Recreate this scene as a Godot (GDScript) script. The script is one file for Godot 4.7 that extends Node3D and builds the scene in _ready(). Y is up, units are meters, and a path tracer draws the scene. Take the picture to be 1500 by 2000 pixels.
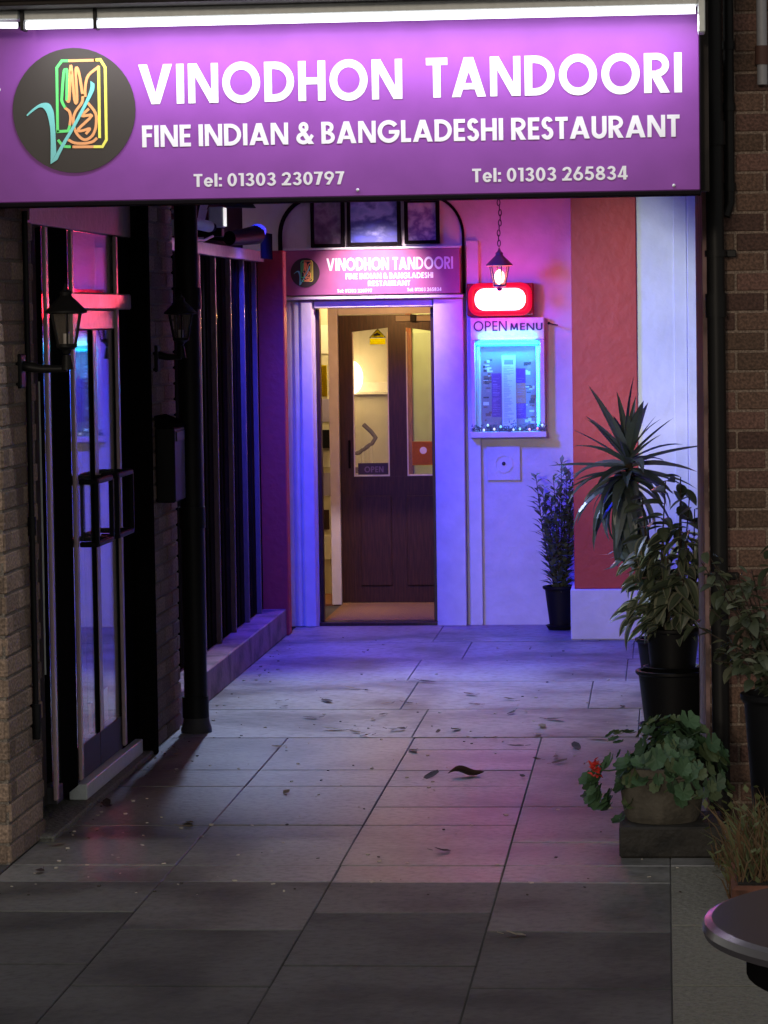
extends Node3D
# Night view of a covered passage: a lit restaurant fascia across the front, shop doors on the left, the restaurant entrance at the far end.

# ---------- mesh builder: collects triangles in world metres and stores them relative to an origin ----------
class MB:
	var v := PackedVector3Array()
	var n := PackedVector3Array()
	var uv := PackedVector2Array()
	var o := Vector3.ZERO
	func _init(origin := Vector3.ZERO):
		o = origin
	func tri(a: Vector3, b: Vector3, c: Vector3, ua := Vector2.ZERO, ub := Vector2.ZERO, uc := Vector2.ZERO):
		var nn := (c - a).cross(b - a)
		if nn.length_squared() < 1e-18:
			return
		nn = nn.normalized()
		v.append(a - o); v.append(b - o); v.append(c - o)
		n.append(nn); n.append(nn); n.append(nn)
		uv.append(ua); uv.append(ub); uv.append(uc)
	func trin(a: Vector3, b: Vector3, c: Vector3, na: Vector3, nb: Vector3, nc: Vector3):
		# smooth triangle, wound to agree with its normals
		var nn := (c - a).cross(b - a)
		if nn.length_squared() < 1e-18:
			return
		if nn.dot(na + nb + nc) < 0.0:
			v.append(a - o); v.append(c - o); v.append(b - o)
			n.append(na); n.append(nc); n.append(nb)
		else:
			v.append(a - o); v.append(b - o); v.append(c - o)
			n.append(na); n.append(nb); n.append(nc)
		uv.append(Vector2.ZERO); uv.append(Vector2.ZERO); uv.append(Vector2.ZERO)
	func outw(a: Vector3, b: Vector3, c: Vector3, dir: Vector3):
		if (c - a).cross(b - a).dot(dir) < 0.0:
			tri(a, c, b)
		else:
			tri(a, b, c)
	func quad(a: Vector3, b: Vector3, c: Vector3, d: Vector3, dir: Vector3):
		outw(a, b, c, dir); outw(a, c, d, dir)
	func uvquad(a: Vector3, b: Vector3, c: Vector3, d: Vector3):
		# a top left, b top right, c bottom right, d bottom left
		tri(a, b, c, Vector2(0, 0), Vector2(1, 0), Vector2(1, 1))
		tri(a, c, d, Vector2(0, 0), Vector2(1, 1), Vector2(0, 1))
	func box(lo: Vector3, hi: Vector3, ch := 0.0):
		var c := (lo + hi) * 0.5
		var h := (hi - lo).abs() * 0.5
		obox(c, h, Basis.IDENTITY, ch)
	func obox(c: Vector3, h: Vector3, b := Basis.IDENTITY, ch := 0.0):
		ch = minf(ch, minf(h.x, minf(h.y, h.z)) * 0.45)
		for ax in 3:
			var i := (ax + 1) % 3
			var j := (ax + 2) % 3
			for s in [-1.0, 1.0]:
				var q := []
				for k in [[-1, -1], [1, -1], [1, 1], [-1, 1]]:
					var p := Vector3.ZERO
					p[ax] = s * h[ax]
					p[i] = k[0] * (h[i] - ch)
					p[j] = k[1] * (h[j] - ch)
					q.append(c + b * p)
				var d := Vector3.ZERO
				d[ax] = s
				quad(q[0], q[1], q[2], q[3], b * d)
		if ch <= 0.0:
			return
		for ax in 3:
			var i := (ax + 1) % 3
			var j := (ax + 2) % 3
			for si in [-1.0, 1.0]:
				for sj in [-1.0, 1.0]:
					var q := []
					for k in [[-1, 0], [1, 0], [1, 1], [-1, 1]]:
						var p := Vector3.ZERO
						p[ax] = k[0] * (h[ax] - ch)
						p[i] = si * (h[i] - (ch if k[1] == 0 else 0.0))
						p[j] = sj * (h[j] - (ch if k[1] == 1 else 0.0))
						q.append(c + b * p)
					var d := Vector3.ZERO
					d[i] = si; d[j] = sj
					quad(q[0], q[1], q[2], q[3], b * d)
		for sx in [-1.0, 1.0]:
			for sy in [-1.0, 1.0]:
				for sz in [-1.0, 1.0]:
					var s := Vector3(sx, sy, sz)
					outw(c + b * (s * Vector3(h.x, h.y - ch, h.z - ch)), c + b * (s * Vector3(h.x - ch, h.y, h.z - ch)), c + b * (s * Vector3(h.x - ch, h.y - ch, h.z)), b * s)
	func prism(poly: PackedVector2Array, z0: float, z1: float, xf := Transform3D.IDENTITY):
		# poly in XY; front face at z1
		var idx := Geometry2D.triangulate_polygon(poly)
		var nf := xf.basis.z
		for k in range(0, idx.size(), 3):
			var a := poly[idx[k]]
			var b2 := poly[idx[k + 1]]
			var c2 := poly[idx[k + 2]]
			outw(xf * Vector3(a.x, a.y, z1), xf * Vector3(b2.x, b2.y, z1), xf * Vector3(c2.x, c2.y, z1), nf)
			outw(xf * Vector3(a.x, a.y, z0), xf * Vector3(b2.x, b2.y, z0), xf * Vector3(c2.x, c2.y, z0), -nf)
		var sgn := -1.0 if Geometry2D.is_polygon_clockwise(poly) else 1.0
		for k in poly.size():
			var a := poly[k]
			var b2 := poly[(k + 1) % poly.size()]
			var e := (b2 - a)
			var d := xf.basis * Vector3(e.y, -e.x, 0) * sgn
			quad(xf * Vector3(a.x, a.y, z0), xf * Vector3(b2.x, b2.y, z0), xf * Vector3(b2.x, b2.y, z1), xf * Vector3(a.x, a.y, z1), d)
	func tube(path: PackedVector3Array, r0: float, r1 := -1.0, seg := 10, caps := true):
		if r1 < 0.0:
			r1 = r0
		var rings := []
		var norms := []
		var ref := Vector3.UP
		var last := path.size() - 1
		for k in path.size():
			var t := (path[mini(k + 1, last)] - path[maxi(k - 1, 0)]).normalized()
			if absf(t.dot(ref)) > 0.97:
				ref = Vector3.RIGHT if absf(t.x) < 0.9 else Vector3.FORWARD
			var u := t.cross(ref).normalized()
			var w := u.cross(t).normalized()
			ref = w
			var r := lerpf(r0, r1, float(k) / maxf(1.0, last))
			var ring := PackedVector3Array()
			var nr := PackedVector3Array()
			for s in seg:
				var an := TAU * s / seg
				var d := u * cos(an) + w * sin(an)
				ring.append(path[k] + d * r); nr.append(d)
			rings.append(ring); norms.append(nr)
		for k in last:
			for s in seg:
				var s2 := (s + 1) % seg
				trin(rings[k][s], rings[k + 1][s], rings[k + 1][s2], norms[k][s], norms[k + 1][s], norms[k + 1][s2])
				trin(rings[k][s], rings[k + 1][s2], rings[k][s2], norms[k][s], norms[k + 1][s2], norms[k][s2])
		if caps:
			for e in [0, last]:
				var d := (path[0] - path[1]) if e == 0 else (path[last] - path[last - 1])
				for s in range(1, seg - 1):
					outw(rings[e][0], rings[e][s], rings[e][s + 1], d)
	func lathe(c: Vector3, prof: PackedVector2Array, seg := 28, squash := Vector2.ONE):
		# prof: (radius, height) from the bottom outside up; flat-ish facets along the profile, smooth round it
		for k in prof.size() - 1:
			var a := prof[k]
			var b := prof[k + 1]
			var e := b - a
			var nn := Vector2(e.y, -e.x).normalized()
			for s in seg:
				var a0 := TAU * s / seg
				var a1 := TAU * (s + 1) / seg
				var d0 := Vector3(cos(a0), 0, sin(a0))
				var d1 := Vector3(cos(a1), 0, sin(a1))
				var sq := Vector3(squash.x, 1, squash.y)
				var p0 := c + (d0 * a.x) * sq + Vector3.UP * a.y
				var p1 := c + (d1 * a.x) * sq + Vector3.UP * a.y
				var p2 := c + (d1 * b.x) * sq + Vector3.UP * b.y
				var p3 := c + (d0 * b.x) * sq + Vector3.UP * b.y
				var n0 := d0 * nn.x + Vector3.UP * nn.y
				var n1 := d1 * nn.x + Vector3.UP * nn.y
				trin(p0, p1, p2, n0, n1, n1)
				trin(p0, p2, p3, n0, n1, n0)
	func ball(c: Vector3, r: Vector3, seg := 14, rows := 8):
		for i in rows:
			var t0 := PI * i / rows - PI / 2
			var t1 := PI * (i + 1) / rows - PI / 2
			for s in seg:
				var q := []
				for k in [[t0, s], [t0, s + 1], [t1, s + 1], [t1, s]]:
					var an: float = TAU * k[1] / seg
					q.append(Vector3(cos(k[0]) * cos(an), sin(k[0]), cos(k[0]) * sin(an)))
				trin(c + q[0] * r, c + q[1] * r, c + q[2] * r, (q[0] / r).normalized(), (q[1] / r).normalized(), (q[2] / r).normalized())
				trin(c + q[0] * r, c + q[2] * r, c + q[3] * r, (q[0] / r).normalized(), (q[2] / r).normalized(), (q[3] / r).normalized())
	func mesh() -> ArrayMesh:
		var a := []
		a.resize(Mesh.ARRAY_MAX)
		a[Mesh.ARRAY_VERTEX] = v
		a[Mesh.ARRAY_NORMAL] = n
		a[Mesh.ARRAY_TEX_UV] = uv
		var m := ArrayMesh.new()
		m.add_surface_from_arrays(Mesh.PRIMITIVE_TRIANGLES, a)
		return m

# ---------- node helpers ----------
var taken := {}
var part_count := {}
func numbered(called: String) -> String:
	if not taken.has(called):
		taken[called] = 0
		return called
	taken[called] += 1
	return "%s_%03d" % [called, taken[called]]

func tag(nd: Node, label: String, category: String, group := ""):
	nd.set_meta("label", label)
	nd.set_meta("category", category)
	if group:
		nd.set_meta("group", group)

func thing(called: String, at: Vector3, label: String, category: String, group := "") -> Node3D:
	var t := Node3D.new()
	t.name = numbered(called)
	t.position = at
	add_child(t)
	tag(t, label, category, group)
	return t

func struct(called: String, at := Vector3.ZERO) -> Node3D:
	var t := Node3D.new()
	t.name = numbered(called)
	t.position = at
	add_child(t)
	t.set_meta("kind", "structure")
	return t

func part(parent: Node, called: String, m: Mesh, mt: Material, xf := Transform3D.IDENTITY) -> MeshInstance3D:
	var i := MeshInstance3D.new()
	var key := "%d/%s" % [parent.get_instance_id(), called]
	part_count[key] = part_count.get(key, -1) + 1
	i.name = called if part_count[key] == 0 else "%s_%03d" % [called, part_count[key]]
	i.mesh = m
	i.material_override = mt
	i.transform = xf
	parent.add_child(i, true)
	return i

func wpos(nd: Node3D) -> Vector3:
	var p := Vector3.ZERO
	var q: Node = nd
	while q is Node3D and q != self:
		p += q.position
		q = q.get_parent()
	return p

func pbox(parent: Node3D, called: String, lo: Vector3, hi: Vector3, mt: Material, ch := 0.003) -> MeshInstance3D:
	var b := MB.new(wpos(parent))
	b.box(lo, hi, ch)
	return part(parent, called, b.mesh(), mt)

func ptube(parent: Node3D, called: String, path: PackedVector3Array, r: float, mt: Material, r1 := -1.0, seg := 10) -> MeshInstance3D:
	var b := MB.new(wpos(parent))
	b.tube(path, r, r1, seg)
	return part(parent, called, b.mesh(), mt)

func commit(parent: Node3D, called: String, b: MB, mt: Material) -> MeshInstance3D:
	return part(parent, called, b.mesh(), mt)

# ---------- materials ----------
var grain_tex := {}
func grain(kind: String) -> NoiseTexture2D:
	if grain_tex.has(kind):
		return grain_tex[kind]
	var f := FastNoiseLite.new()
	f.seed = kind.hash() % 1000
	f.noise_type = FastNoiseLite.TYPE_SIMPLEX_SMOOTH
	f.fractal_type = FastNoiseLite.FRACTAL_FBM
	f.fractal_octaves = 5
	f.frequency = 0.012
	var ramp := Gradient.new()
	ramp.set_color(0, Color(0.62, 0.62, 0.62))
	ramp.set_color(1, Color(1, 1, 1))
	if kind == "stain":
		f.frequency = 0.006
		ramp.set_color(0, Color(0.5, 0.5, 0.49))
		ramp.add_point(0.45, Color(0.86, 0.85, 0.83))
	elif kind == "speckle":
		f.frequency = 0.06
		f.fractal_octaves = 4
		ramp.set_color(0, Color(0.55, 0.55, 0.55))
	elif kind == "slab":
		f.frequency = 0.03
		f.fractal_octaves = 6
		f.fractal_gain = 0.65
		ramp.set_color(0, Color(0.70, 0.70, 0.69))
		ramp.add_point(0.5, Color(0.93, 0.93, 0.92))
	elif kind == "soft":
		ramp.set_color(0, Color(0.92, 0.92, 0.92))
	elif kind == "rough":
		ramp.set_color(0, Color(0.45, 0.45, 0.45))
		ramp.set_color(1, Color(0.9, 0.9, 0.9))
	elif kind == "wood":
		f.frequency = 0.02
		ramp.set_color(0, Color(0.55, 0.5, 0.48))
	var t := NoiseTexture2D.new()
	t.width = 512
	t.height = 512
	t.seamless = true
	t.noise = f
	t.color_ramp = ramp
	grain_tex[kind] = t
	return t

func height_tex() -> NoiseTexture2D:
	if grain_tex.has("height"):
		return grain_tex["height"]
	var f := FastNoiseLite.new()
	f.seed = 77
	f.fractal_octaves = 5
	f.frequency = 0.03
	var t := NoiseTexture2D.new()
	t.width = 512
	t.height = 512
	t.seamless = true
	t.noise = f
	grain_tex["height"] = t
	return t

func mt(r: float, g: float, b: float, rough := 0.7, kind := "", scale := 1.0, relief := 0.0) -> StandardMaterial3D:
	# r, g, b are real-world (linear) base colours
	var m := StandardMaterial3D.new()
	m.albedo_color = Color(r, g, b).linear_to_srgb()
	m.roughness = rough
	if kind or relief > 0.0:
		m.uv1_triplanar = true
		m.uv1_world_triplanar = true
		m.uv1_scale = (scale if kind != "wood" else 1.0) * Vector3.ONE
		if kind == "wood":
			m.uv1_scale = Vector3(scale * 6.0, scale * 0.5, scale * 6.0)
	if kind:
		m.albedo_texture = grain(kind)
	if relief > 0.0:
		m.heightmap_enabled = true
		m.heightmap_texture = height_tex()
		m.heightmap_scale = relief
	return m

func stained(m: StandardMaterial3D, scale: float):
	# broad old stains over the fine grain
	m.detail_enabled = true
	m.detail_albedo = grain("stain")
	m.detail_blend_mode = BaseMaterial3D.BLEND_MODE_MUL
	m.detail_uv_layer = BaseMaterial3D.DETAIL_UV_2
	m.uv2_triplanar = true
	m.uv2_world_triplanar = true
	m.uv2_scale = Vector3.ONE * scale

func glow(r: float, g: float, b: float, e: float) -> StandardMaterial3D:
	var m := StandardMaterial3D.new()
	m.albedo_color = Color(0.8, 0.8, 0.8)
	m.emission_enabled = true
	m.emission = Color(r, g, b).linear_to_srgb()
	m.emission_energy_multiplier = e
	return m

func glass(alpha := 0.06, tint := Color(0.8, 0.85, 0.85)) -> StandardMaterial3D:
	var m := StandardMaterial3D.new()
	m.transparency = BaseMaterial3D.TRANSPARENCY_ALPHA
	m.albedo_color = Color(tint.r, tint.g, tint.b, alpha)
	m.roughness = 0.03
	m.metallic_specular = 0.5
	return m

func leafmat(r: float, g: float, b: float, rough := 0.45) -> StandardMaterial3D:
	var m := mt(r, g, b, rough, "soft", 9.0)
	m.backlight_enabled = true
	m.backlight = Color(r * 2.5, g * 2.5, b * 2.0).linear_to_srgb()
	return m

# ---------- lettering: geometric sans glyphs as polygons, cap height 1 ----------
func rect(x0: float, y0: float, x1: float, y1: float) -> PackedVector2Array:
	return PackedVector2Array([Vector2(x0, y0), Vector2(x1, y0), Vector2(x1, y1), Vector2(x0, y1)])

func pg(a: Array) -> PackedVector2Array:
	var p := PackedVector2Array()
	for k in range(0, a.size(), 2):
		p.append(Vector2(a[k], a[k + 1]))
	return p

func ring(cx: float, cy: float, rx: float, ry: float, t: float, a0: float, a1: float) -> Array:
	# arc band from a0 to a1 degrees, outer radii rx, ry, thickness t; cut in pieces that stay simple
	var out := []
	var pieces := maxi(1, int(ceil(absf(a1 - a0) / 100.0)))
	for q in pieces:
		var b0 := lerpf(a0, a1, float(q) / pieces)
		var b1 := lerpf(a0, a1, float(q + 1) / pieces)
		var p := PackedVector2Array()
		var st := 8
		for k in st + 1:
			var an := deg_to_rad(lerpf(b0, b1, float(k) / st))
			p.append(Vector2(cx + cos(an) * rx, cy + sin(an) * ry))
		for k in range(st, -1, -1):
			var an := deg_to_rad(lerpf(b0, b1, float(k) / st))
			p.append(Vector2(cx + cos(an) * (rx - t), cy + sin(an) * (ry - t)))
		out.append(p)
	return out

func glyph(c: String, t: float) -> Array:
	# [advance width, polygons]
	var P := []
	var w := 0.6
	var d := t * 1.04
	match c:
		"V":
			w = 0.88
			P = [pg([0, 1, d * 1.12, 1, w / 2 + 0.02, 0.22, w / 2 + 0.1, 0, w / 2 - 0.11, 0]), pg([w, 1, w - d * 1.12, 1, w / 2 - 0.02, 0.22, w / 2 - 0.1, 0, w / 2 + 0.11, 0])]
		"I":
			w = t
			P = [rect(0, 0, t, 1)]
		"N":
			w = 0.78
			P = [rect(0, 0, t * 0.92, 1), rect(w - t * 0.92, 0, w, 1), pg([0, 1, t * 1.15, 1, w, 0, w - t * 1.15, 0])]
		"O":
			w = 0.98
			P = ring(w / 2, 0.5, w / 2, 0.52, t, 0, 360)
		"D":
			w = 0.77
			P = [rect(0, 0, t, 1), rect(t, 0, 0.3, t * 0.92), rect(t, 1 - t * 0.92, 0.3, 1)] + ring(0.28, 0.5, w - 0.28, 0.5, t * 0.95, -90, 90)
		"H":
			w = 0.7
			P = [rect(0, 0, t, 1), rect(w - t, 0, w, 1), rect(t * 0.9, 0.5 - t * 0.44, w - t * 0.9, 0.5 + t * 0.44)]
		"T":
			w = 0.55
			P = [rect(w / 2 - t / 2, 0, w / 2 + t / 2, 1), rect(0, 1 - t * 0.92, w, 1)]
		"A":
			w = 0.88
			P = [pg([0, 0, d * 1.1, 0, w / 2 + 0.12, 1, w / 2 - 0.12, 1]), pg([w, 0, w - d * 1.1, 0, w / 2 - 0.12, 1, w / 2 + 0.12, 1]), rect(0.2, 0.19, w - 0.2, 0.19 + t * 0.8)]
		"R":
			w = 0.66
			P = [rect(0, 0, t, 1), rect(t, 1 - t * 0.85, 0.34, 1), rect(t, 0.4, 0.34, 0.4 + t * 0.8), pg([0.19, 0.42, 0.19 + t * 1.2, 0.42, w, 0, w - t * 1.25, 0])] + ring(0.32, 0.7, 0.32, 0.3, t * 0.9, -90, 90)
		"P":
			w = 0.6
			P = [rect(0, 0, t, 1), rect(t, 1 - t * 0.85, 0.32, 1), rect(t, 0.4, 0.32, 0.4 + t * 0.8)] + ring(0.3, 0.7, 0.3, 0.3, t * 0.9, -90, 90)
		"F":
			w = 0.47
			P = [rect(0, 0, t, 1), rect(t * 0.9, 1 - t * 0.9, w, 1), rect(t * 0.9, 0.46, w - 0.03, 0.46 + t * 0.85)]
		"E":
			w = 0.5
			P = [rect(0, 0, t, 1), rect(t * 0.9, 1 - t * 0.9, w, 1), rect(t * 0.9, 0.5 - t * 0.42, w - 0.03, 0.5 + t * 0.42), rect(t * 0.9, 0, w, t * 0.9)]
		"L":
			w = 0.44
			P = [rect(0, 0, t, 1), rect(t * 0.9, 0, w, t * 0.9)]
		"B":
			w = 0.6
			P = [rect(0, 0, t, 1), rect(t, 1 - t * 0.82, 0.3, 1), rect(t, 0.5 - t * 0.36, 0.32, 0.5 + t * 0.4), rect(t, 0, 0.32, t * 0.85)] + ring(0.29, 0.745, 0.26, 0.255, t * 0.85, -90, 90) + ring(0.31, 0.28, 0.29, 0.28, t * 0.9, -90, 90)
		"G":
			w = 0.96
			P = ring(0.49, 0.5, 0.49, 0.52, t, 38, 360) + [rect(0.5, 0.5 - t * 0.55, 0.97, 0.5 + t * 0.3)]
		"S":
			w = 0.54
			P = ring(0.27, 0.735, 0.25, 0.285, t * 0.95, 20, 270) + ring(0.265, 0.275, 0.27, 0.295, t * 0.95, 90, -165)
		"U":
			w = 0.66
			P = [rect(0, 0.3, t, 1), rect(w - t, 0.3, w, 1)] + ring(w / 2, 0.32, w / 2, 0.34, t, 180, 360)
		"M":
			w = 0.88
			P = [pg([0.05, 0, 0.05 + t, 0, 0.1 + t, 1, 0.1, 1]), pg([w - 0.05, 0, w - 0.05 - t, 0, w - 0.1 - t, 1, w - 0.1, 1]), pg([0.1, 1, 0.1 + t, 1, w / 2 + t * 0.45, 0.1, w / 2 - t * 0.45, 0.1]), pg([w - 0.1, 1, w - 0.1 - t, 1, w / 2 - t * 0.45, 0.1, w / 2 + t * 0.45, 0.1])]
		"&":
			w = 0.78
			P = ring(0.34, 0.77, 0.22, 0.24, t * 0.85, -40, 220) + ring(0.33, 0.27, 0.32, 0.28, t * 0.9, 100, 345) + [pg([0.13, 0.68, 0.13 + t * 1.1, 0.72, 0.8, 0, 0.8 - t * 1.3, 0]), pg([0.56, 0.66, 0.4, 0.5, 0.3, 0.42, 0.22, 0.55, 0.4, 0.7]), pg([0.52, 0.22, 0.64, 0.12, 0.8, 0.36, 0.68, 0.46])]
		"0":
			w = 0.58
			P = ring(w / 2, 0.5, w / 2, 0.51, t * 0.95, 0, 360)
		"1":
			w = 0.34
			P = [rect(w - t, 0, w, 1), pg([0, 1, w - t * 0.5, 1, w - t * 0.5, 1 - t * 0.85, 0.03, 1 - t * 0.85])]
		"2":
			w = 0.58
			P = ring(0.29, 0.71, 0.28, 0.3, t * 0.92, -30, 175) + [pg([0, 0, t * 1.3, 0, 0.56, 0.6, 0.36, 0.58]), rect(0, 0, w, t * 0.85)]
		"3":
			w = 0.57
			P = ring(0.28, 0.745, 0.25, 0.265, t * 0.9, -80, 165) + ring(0.28, 0.275, 0.28, 0.29, t * 0.92, -165, 85) + [rect(0.2, 0.5 - t * 0.35, 0.34, 0.5 + t * 0.4)]
		"4":
			w = 0.6
			P = [rect(0.33, 0, 0.33 + t, 1), rect(0, 0.17, w, 0.17 + t * 0.8), pg([0, 0.2, t * 0.95, 0.28, 0.4, 1, 0.3, 1])]
		"5":
			w = 0.57
			P = [rect(0.1, 1 - t * 0.85, 0.52, 1), pg([0.1, 1, 0.1 + t * 0.85, 1, 0.05 + t * 0.85, 0.5, 0.02, 0.42])] + ring(0.27, 0.32, 0.29, 0.335, t * 0.92, -160, 130)
		"6":
			w = 0.6
			P = ring(0.3, 0.31, 0.3, 0.325, t * 0.9, 0, 360) + [pg([0.02, 0.4, 0.02 + t * 1.05, 0.48, 0.5, 1, 0.5 - t * 1.2, 1])]
		"7":
			w = 0.54
			P = [rect(0, 1 - t * 0.85, w, 1), pg([w, 1, w - t * 1.2, 1, 0.1, 0, 0.1 + t * 1.1, 0])]
		"8":
			w = 0.58
			P = ring(0.29, 0.745, 0.25, 0.265, t * 0.88, 0, 360) + ring(0.29, 0.275, 0.29, 0.285, t * 0.9, 0, 360)
		"9":
			w = 0.6
			P = ring(0.3, 0.69, 0.3, 0.325, t * 0.9, 0, 360) + [pg([0.58, 0.6, 0.58 - t * 1.05, 0.52, 0.1, 0, 0.1 + t * 1.2, 0])]
		"e":
			w = 0.56
			P = ring(0.28, 0.36, 0.28, 0.37, t * 0.9, 5, 325) + [rect(0.1, 0.36 - t * 0.4, 0.55, 0.36 + t * 0.28)]
		"l":
			w = t
			P = [rect(0, 0, t, 1.02)]
		":":
			w = t
			P = [rect(0, 0, t, t), rect(0, 0.52, t, 0.52 + t)]
	return [w, P]

func lettering(parent: Node3D, called: String, text: String, x0: float, x1: float, y0: float, y1: float, z: float, depth: float, t: float, gap: float, space: float, m: Material) -> MeshInstance3D:
	# one line of raised letters between x0 and x1, cap height y1 - y0, on the plane z
	var total := 0.0
	for k in text.length():
		total += space if text[k] == " " else glyph(text[k], t)[0] + gap
	total -= gap
	var sx := (x1 - x0) / total
	var sy := y1 - y0
	var b := MB.new(wpos(parent))
	var x := 0.0
	var n := 0
	for k in text.length():
		if text[k] == " ":
			x += space
			continue
		var g := glyph(text[k], t)
		for p in g[1]:
			var q := PackedVector2Array()
			for pt in p:
				q.append(Vector2(x0 + (x + pt.x) * sx, y0 + pt.y * sy))
			b.prism(q, z, z + depth * (1.0 + 0.06 * (n % 9)))
			n += 1
		x += g[0] + gap
	return part(parent, called, b.mesh(), m)

func stroke(b: MB, pts: Array, z: float, wd: float, xf: Transform3D, depth := 0.0015):
	# flat line of width wd along pts (Vector2), drawn as short quads and joints
	for k in pts.size() - 1:
		var a: Vector2 = pts[k]
		var c: Vector2 = pts[k + 1]
		var d := (c - a).normalized()
		var nn := Vector2(-d.y, d.x) * wd * 0.5
		a -= d * wd * 0.3
		c += d * wd * 0.3
		b.prism(PackedVector2Array([a + nn, a - nn, c - nn, c + nn]), z, z + depth + 0.00012 * (k % 5), xf)

func smooth(pts: Array, sub := 4) -> Array:
	var cv := Curve2D.new()
	var out := []
	for k in pts.size():
		var pv: Vector2 = pts[maxi(k - 1, 0)]
		var nx: Vector2 = pts[mini(k + 1, pts.size() - 1)]
		var tg := (nx - pv) / 6.0
		cv.add_point(pts[k], -tg, tg)
	for k in pts.size() - 1:
		for s in sub:
			out.append(cv.sample(k, float(s) / sub))
	out.append(pts[-1])
	return out

func logo(parent: Node3D, c: Vector3, radius: float, line: float):
	# round emblem: grey-brown disc, neon-look cutlery in a frame, a teal letter V
	var org := wpos(parent)
	var b := MB.new(org)
	var disc := PackedVector2Array()
	for k in 48:
		disc.append(Vector2(cos(TAU * k / 48), sin(TAU * k / 48)) * radius)
	b.prism(disc, 0, 0.004, Transform3D(Basis.IDENTITY, c))
	var root := part(parent, "logo_disc", b.mesh(), M.logo_grey)
	var ro := 0.0148
	var f := func(a: Array) -> Array:
		var o := []
		for k in range(0, a.size(), 2):
			var dx: float = (a[k] - 630.0) / 726.0 * radius
			var dy: float = -(a[k + 1] - 816.0) / 726.0 * radius
			o.append(Vector2(dx * cos(ro) + dy * sin(ro), -dx * sin(ro) + dy * cos(ro)))
		return o
	var xf := Transform3D(Basis.IDENTITY, c + Vector3(0, 0, 0.004))
	var wd := line * radius
	var sets := [
		["neon_outline", M.neon_green, [[435, 1060, 430, 320, 490, 240, 562, 240], [600, 1240, 500, 1235, 445, 1165], [435, 1062, 560, 1055, 578, 1000]], false],
		["neon_outline", M.neon_orange, [[562, 240, 880, 235], [870, 1240, 600, 1240]], false],
		["neon_outline", M.neon_yellow, [[880, 235, 945, 228, 1003, 320, 1012, 1160, 965, 1240, 870, 1240], [925, 312, 932, 1130]], false],
		["neon_fork", M.neon_green, [[530, 790, 490, 715, 490, 640, 512, 380, 535, 345, 552, 380, 545, 690]], true],
		["neon_fork", M.neon_orange, [[545, 690, 575, 688, 590, 350, 605, 335, 638, 690, 668, 690, 655, 350, 690, 370, 735, 640], [578, 1000, 590, 900, 575, 830, 530, 790]], true],
		["neon_knife", M.neon_orange, [[765, 650, 768, 530, 805, 410, 925, 312]], true],
		["neon_whisk", M.neon_orange, [[735, 620, 728, 720, 650, 830, 622, 930, 648, 1060, 720, 1145, 790, 1152, 860, 1090, 892, 980, 885, 850, 800, 735], [800, 805, 725, 880, 840, 880, 685, 1030, 715, 1055, 815, 1030, 775, 1085], [565, 1160, 640, 1195, 760, 1200, 850, 1180, 895, 1145]], true]]
	for s in sets:
		var lb := MB.new(org)
		for a in s[2]:
			var pts: Array = f.call(a)
			stroke(lb, smooth(pts) if s[3] else pts, 0.0, wd, xf)
		part(root, s[0], lb.mesh(), s[1])
	var vb := MB.new(org)
	var left: Array = smooth(f.call([65, 868, 150, 790, 240, 735, 325, 730, 372, 785, 398, 900, 418, 1310]), 5)
	var left2: Array = smooth(f.call([78, 880, 160, 815, 230, 778, 285, 805, 325, 900, 352, 1080, 350, 1440]), 5)
	for k in left.size() - 1:
		vb.prism(PackedVector2Array([left[k], left[k + 1], left2[k + 1], left2[k]]), 0.0, 0.0026, xf)
	var up: Array = smooth(f.call([350, 1440, 480, 1210, 620, 980, 770, 700, 825, 560, 828, 475]), 5)
	var up2: Array = smooth(f.call([430, 1390, 510, 1235, 650, 1000, 800, 725, 868, 590, 876, 510]), 5)
	for k in up.size() - 1:
		vb.prism(PackedVector2Array([up[k], up[k + 1], up2[k + 1], up2[k]]), 0.0, 0.0032, xf)
	part(root, "letter_v", vb.mesh(), M.neon_teal)

# ---------- bricks ----------
var brick_mesh := {}
func brick_shape(len: float, h: float, d: float, variant: int) -> ArrayMesh:
	var key := "%.3f %.3f %.3f %d" % [len, h, d, variant]
	if not brick_mesh.has(key):
		var r := RandomNumberGenerator.new()
		r.seed = key.hash()
		var b := MB.new()
		b.obox(Vector3.ZERO, Vector3(len * 0.5, h * 0.5, d * 0.5), Basis.from_euler(Vector3(r.randf_range(-0.012, 0.012), r.randf_range(-0.012, 0.012), r.randf_range(-0.006, 0.006))), 0.004)
		brick_mesh[key] = b.mesh()
	return brick_mesh[key]

func brick_face(parent: Node3D, origin: Vector3, u: Vector3, nrm: Vector3, width: float, height: float, mats: Array, rng: RandomNumberGenerator):
	# stretcher bond on the face spanned by u (along) and up; bricks stand 8 mm proud of the mortar
	var base := wpos(parent)
	var bas := Basis(u, Vector3.UP, u.cross(Vector3.UP))
	var rows := int(height / 0.075)
	for r in rows:
		var x := 0.0 if r % 2 == 0 else -0.1125
		while x < width - 0.02:
			var a := maxf(x, 0.0)
			var e := minf(x + 0.215, width)
			if e - a > 0.03:
				var L := snappedf(e - a, 0.005)
				var m := brick_shape(L, 0.065, 0.05, rng.randi() % 3)
				var c := origin + u * ((a + e) * 0.5) + Vector3.UP * (r * 0.075 + 0.0375) + nrm * (-0.017 + rng.randf_range(-0.002, 0.002))
				part(parent, "brick", m, mats[rng.randi() % mats.size()], Transform3D(bas, c - base))
			x += 0.225

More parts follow.
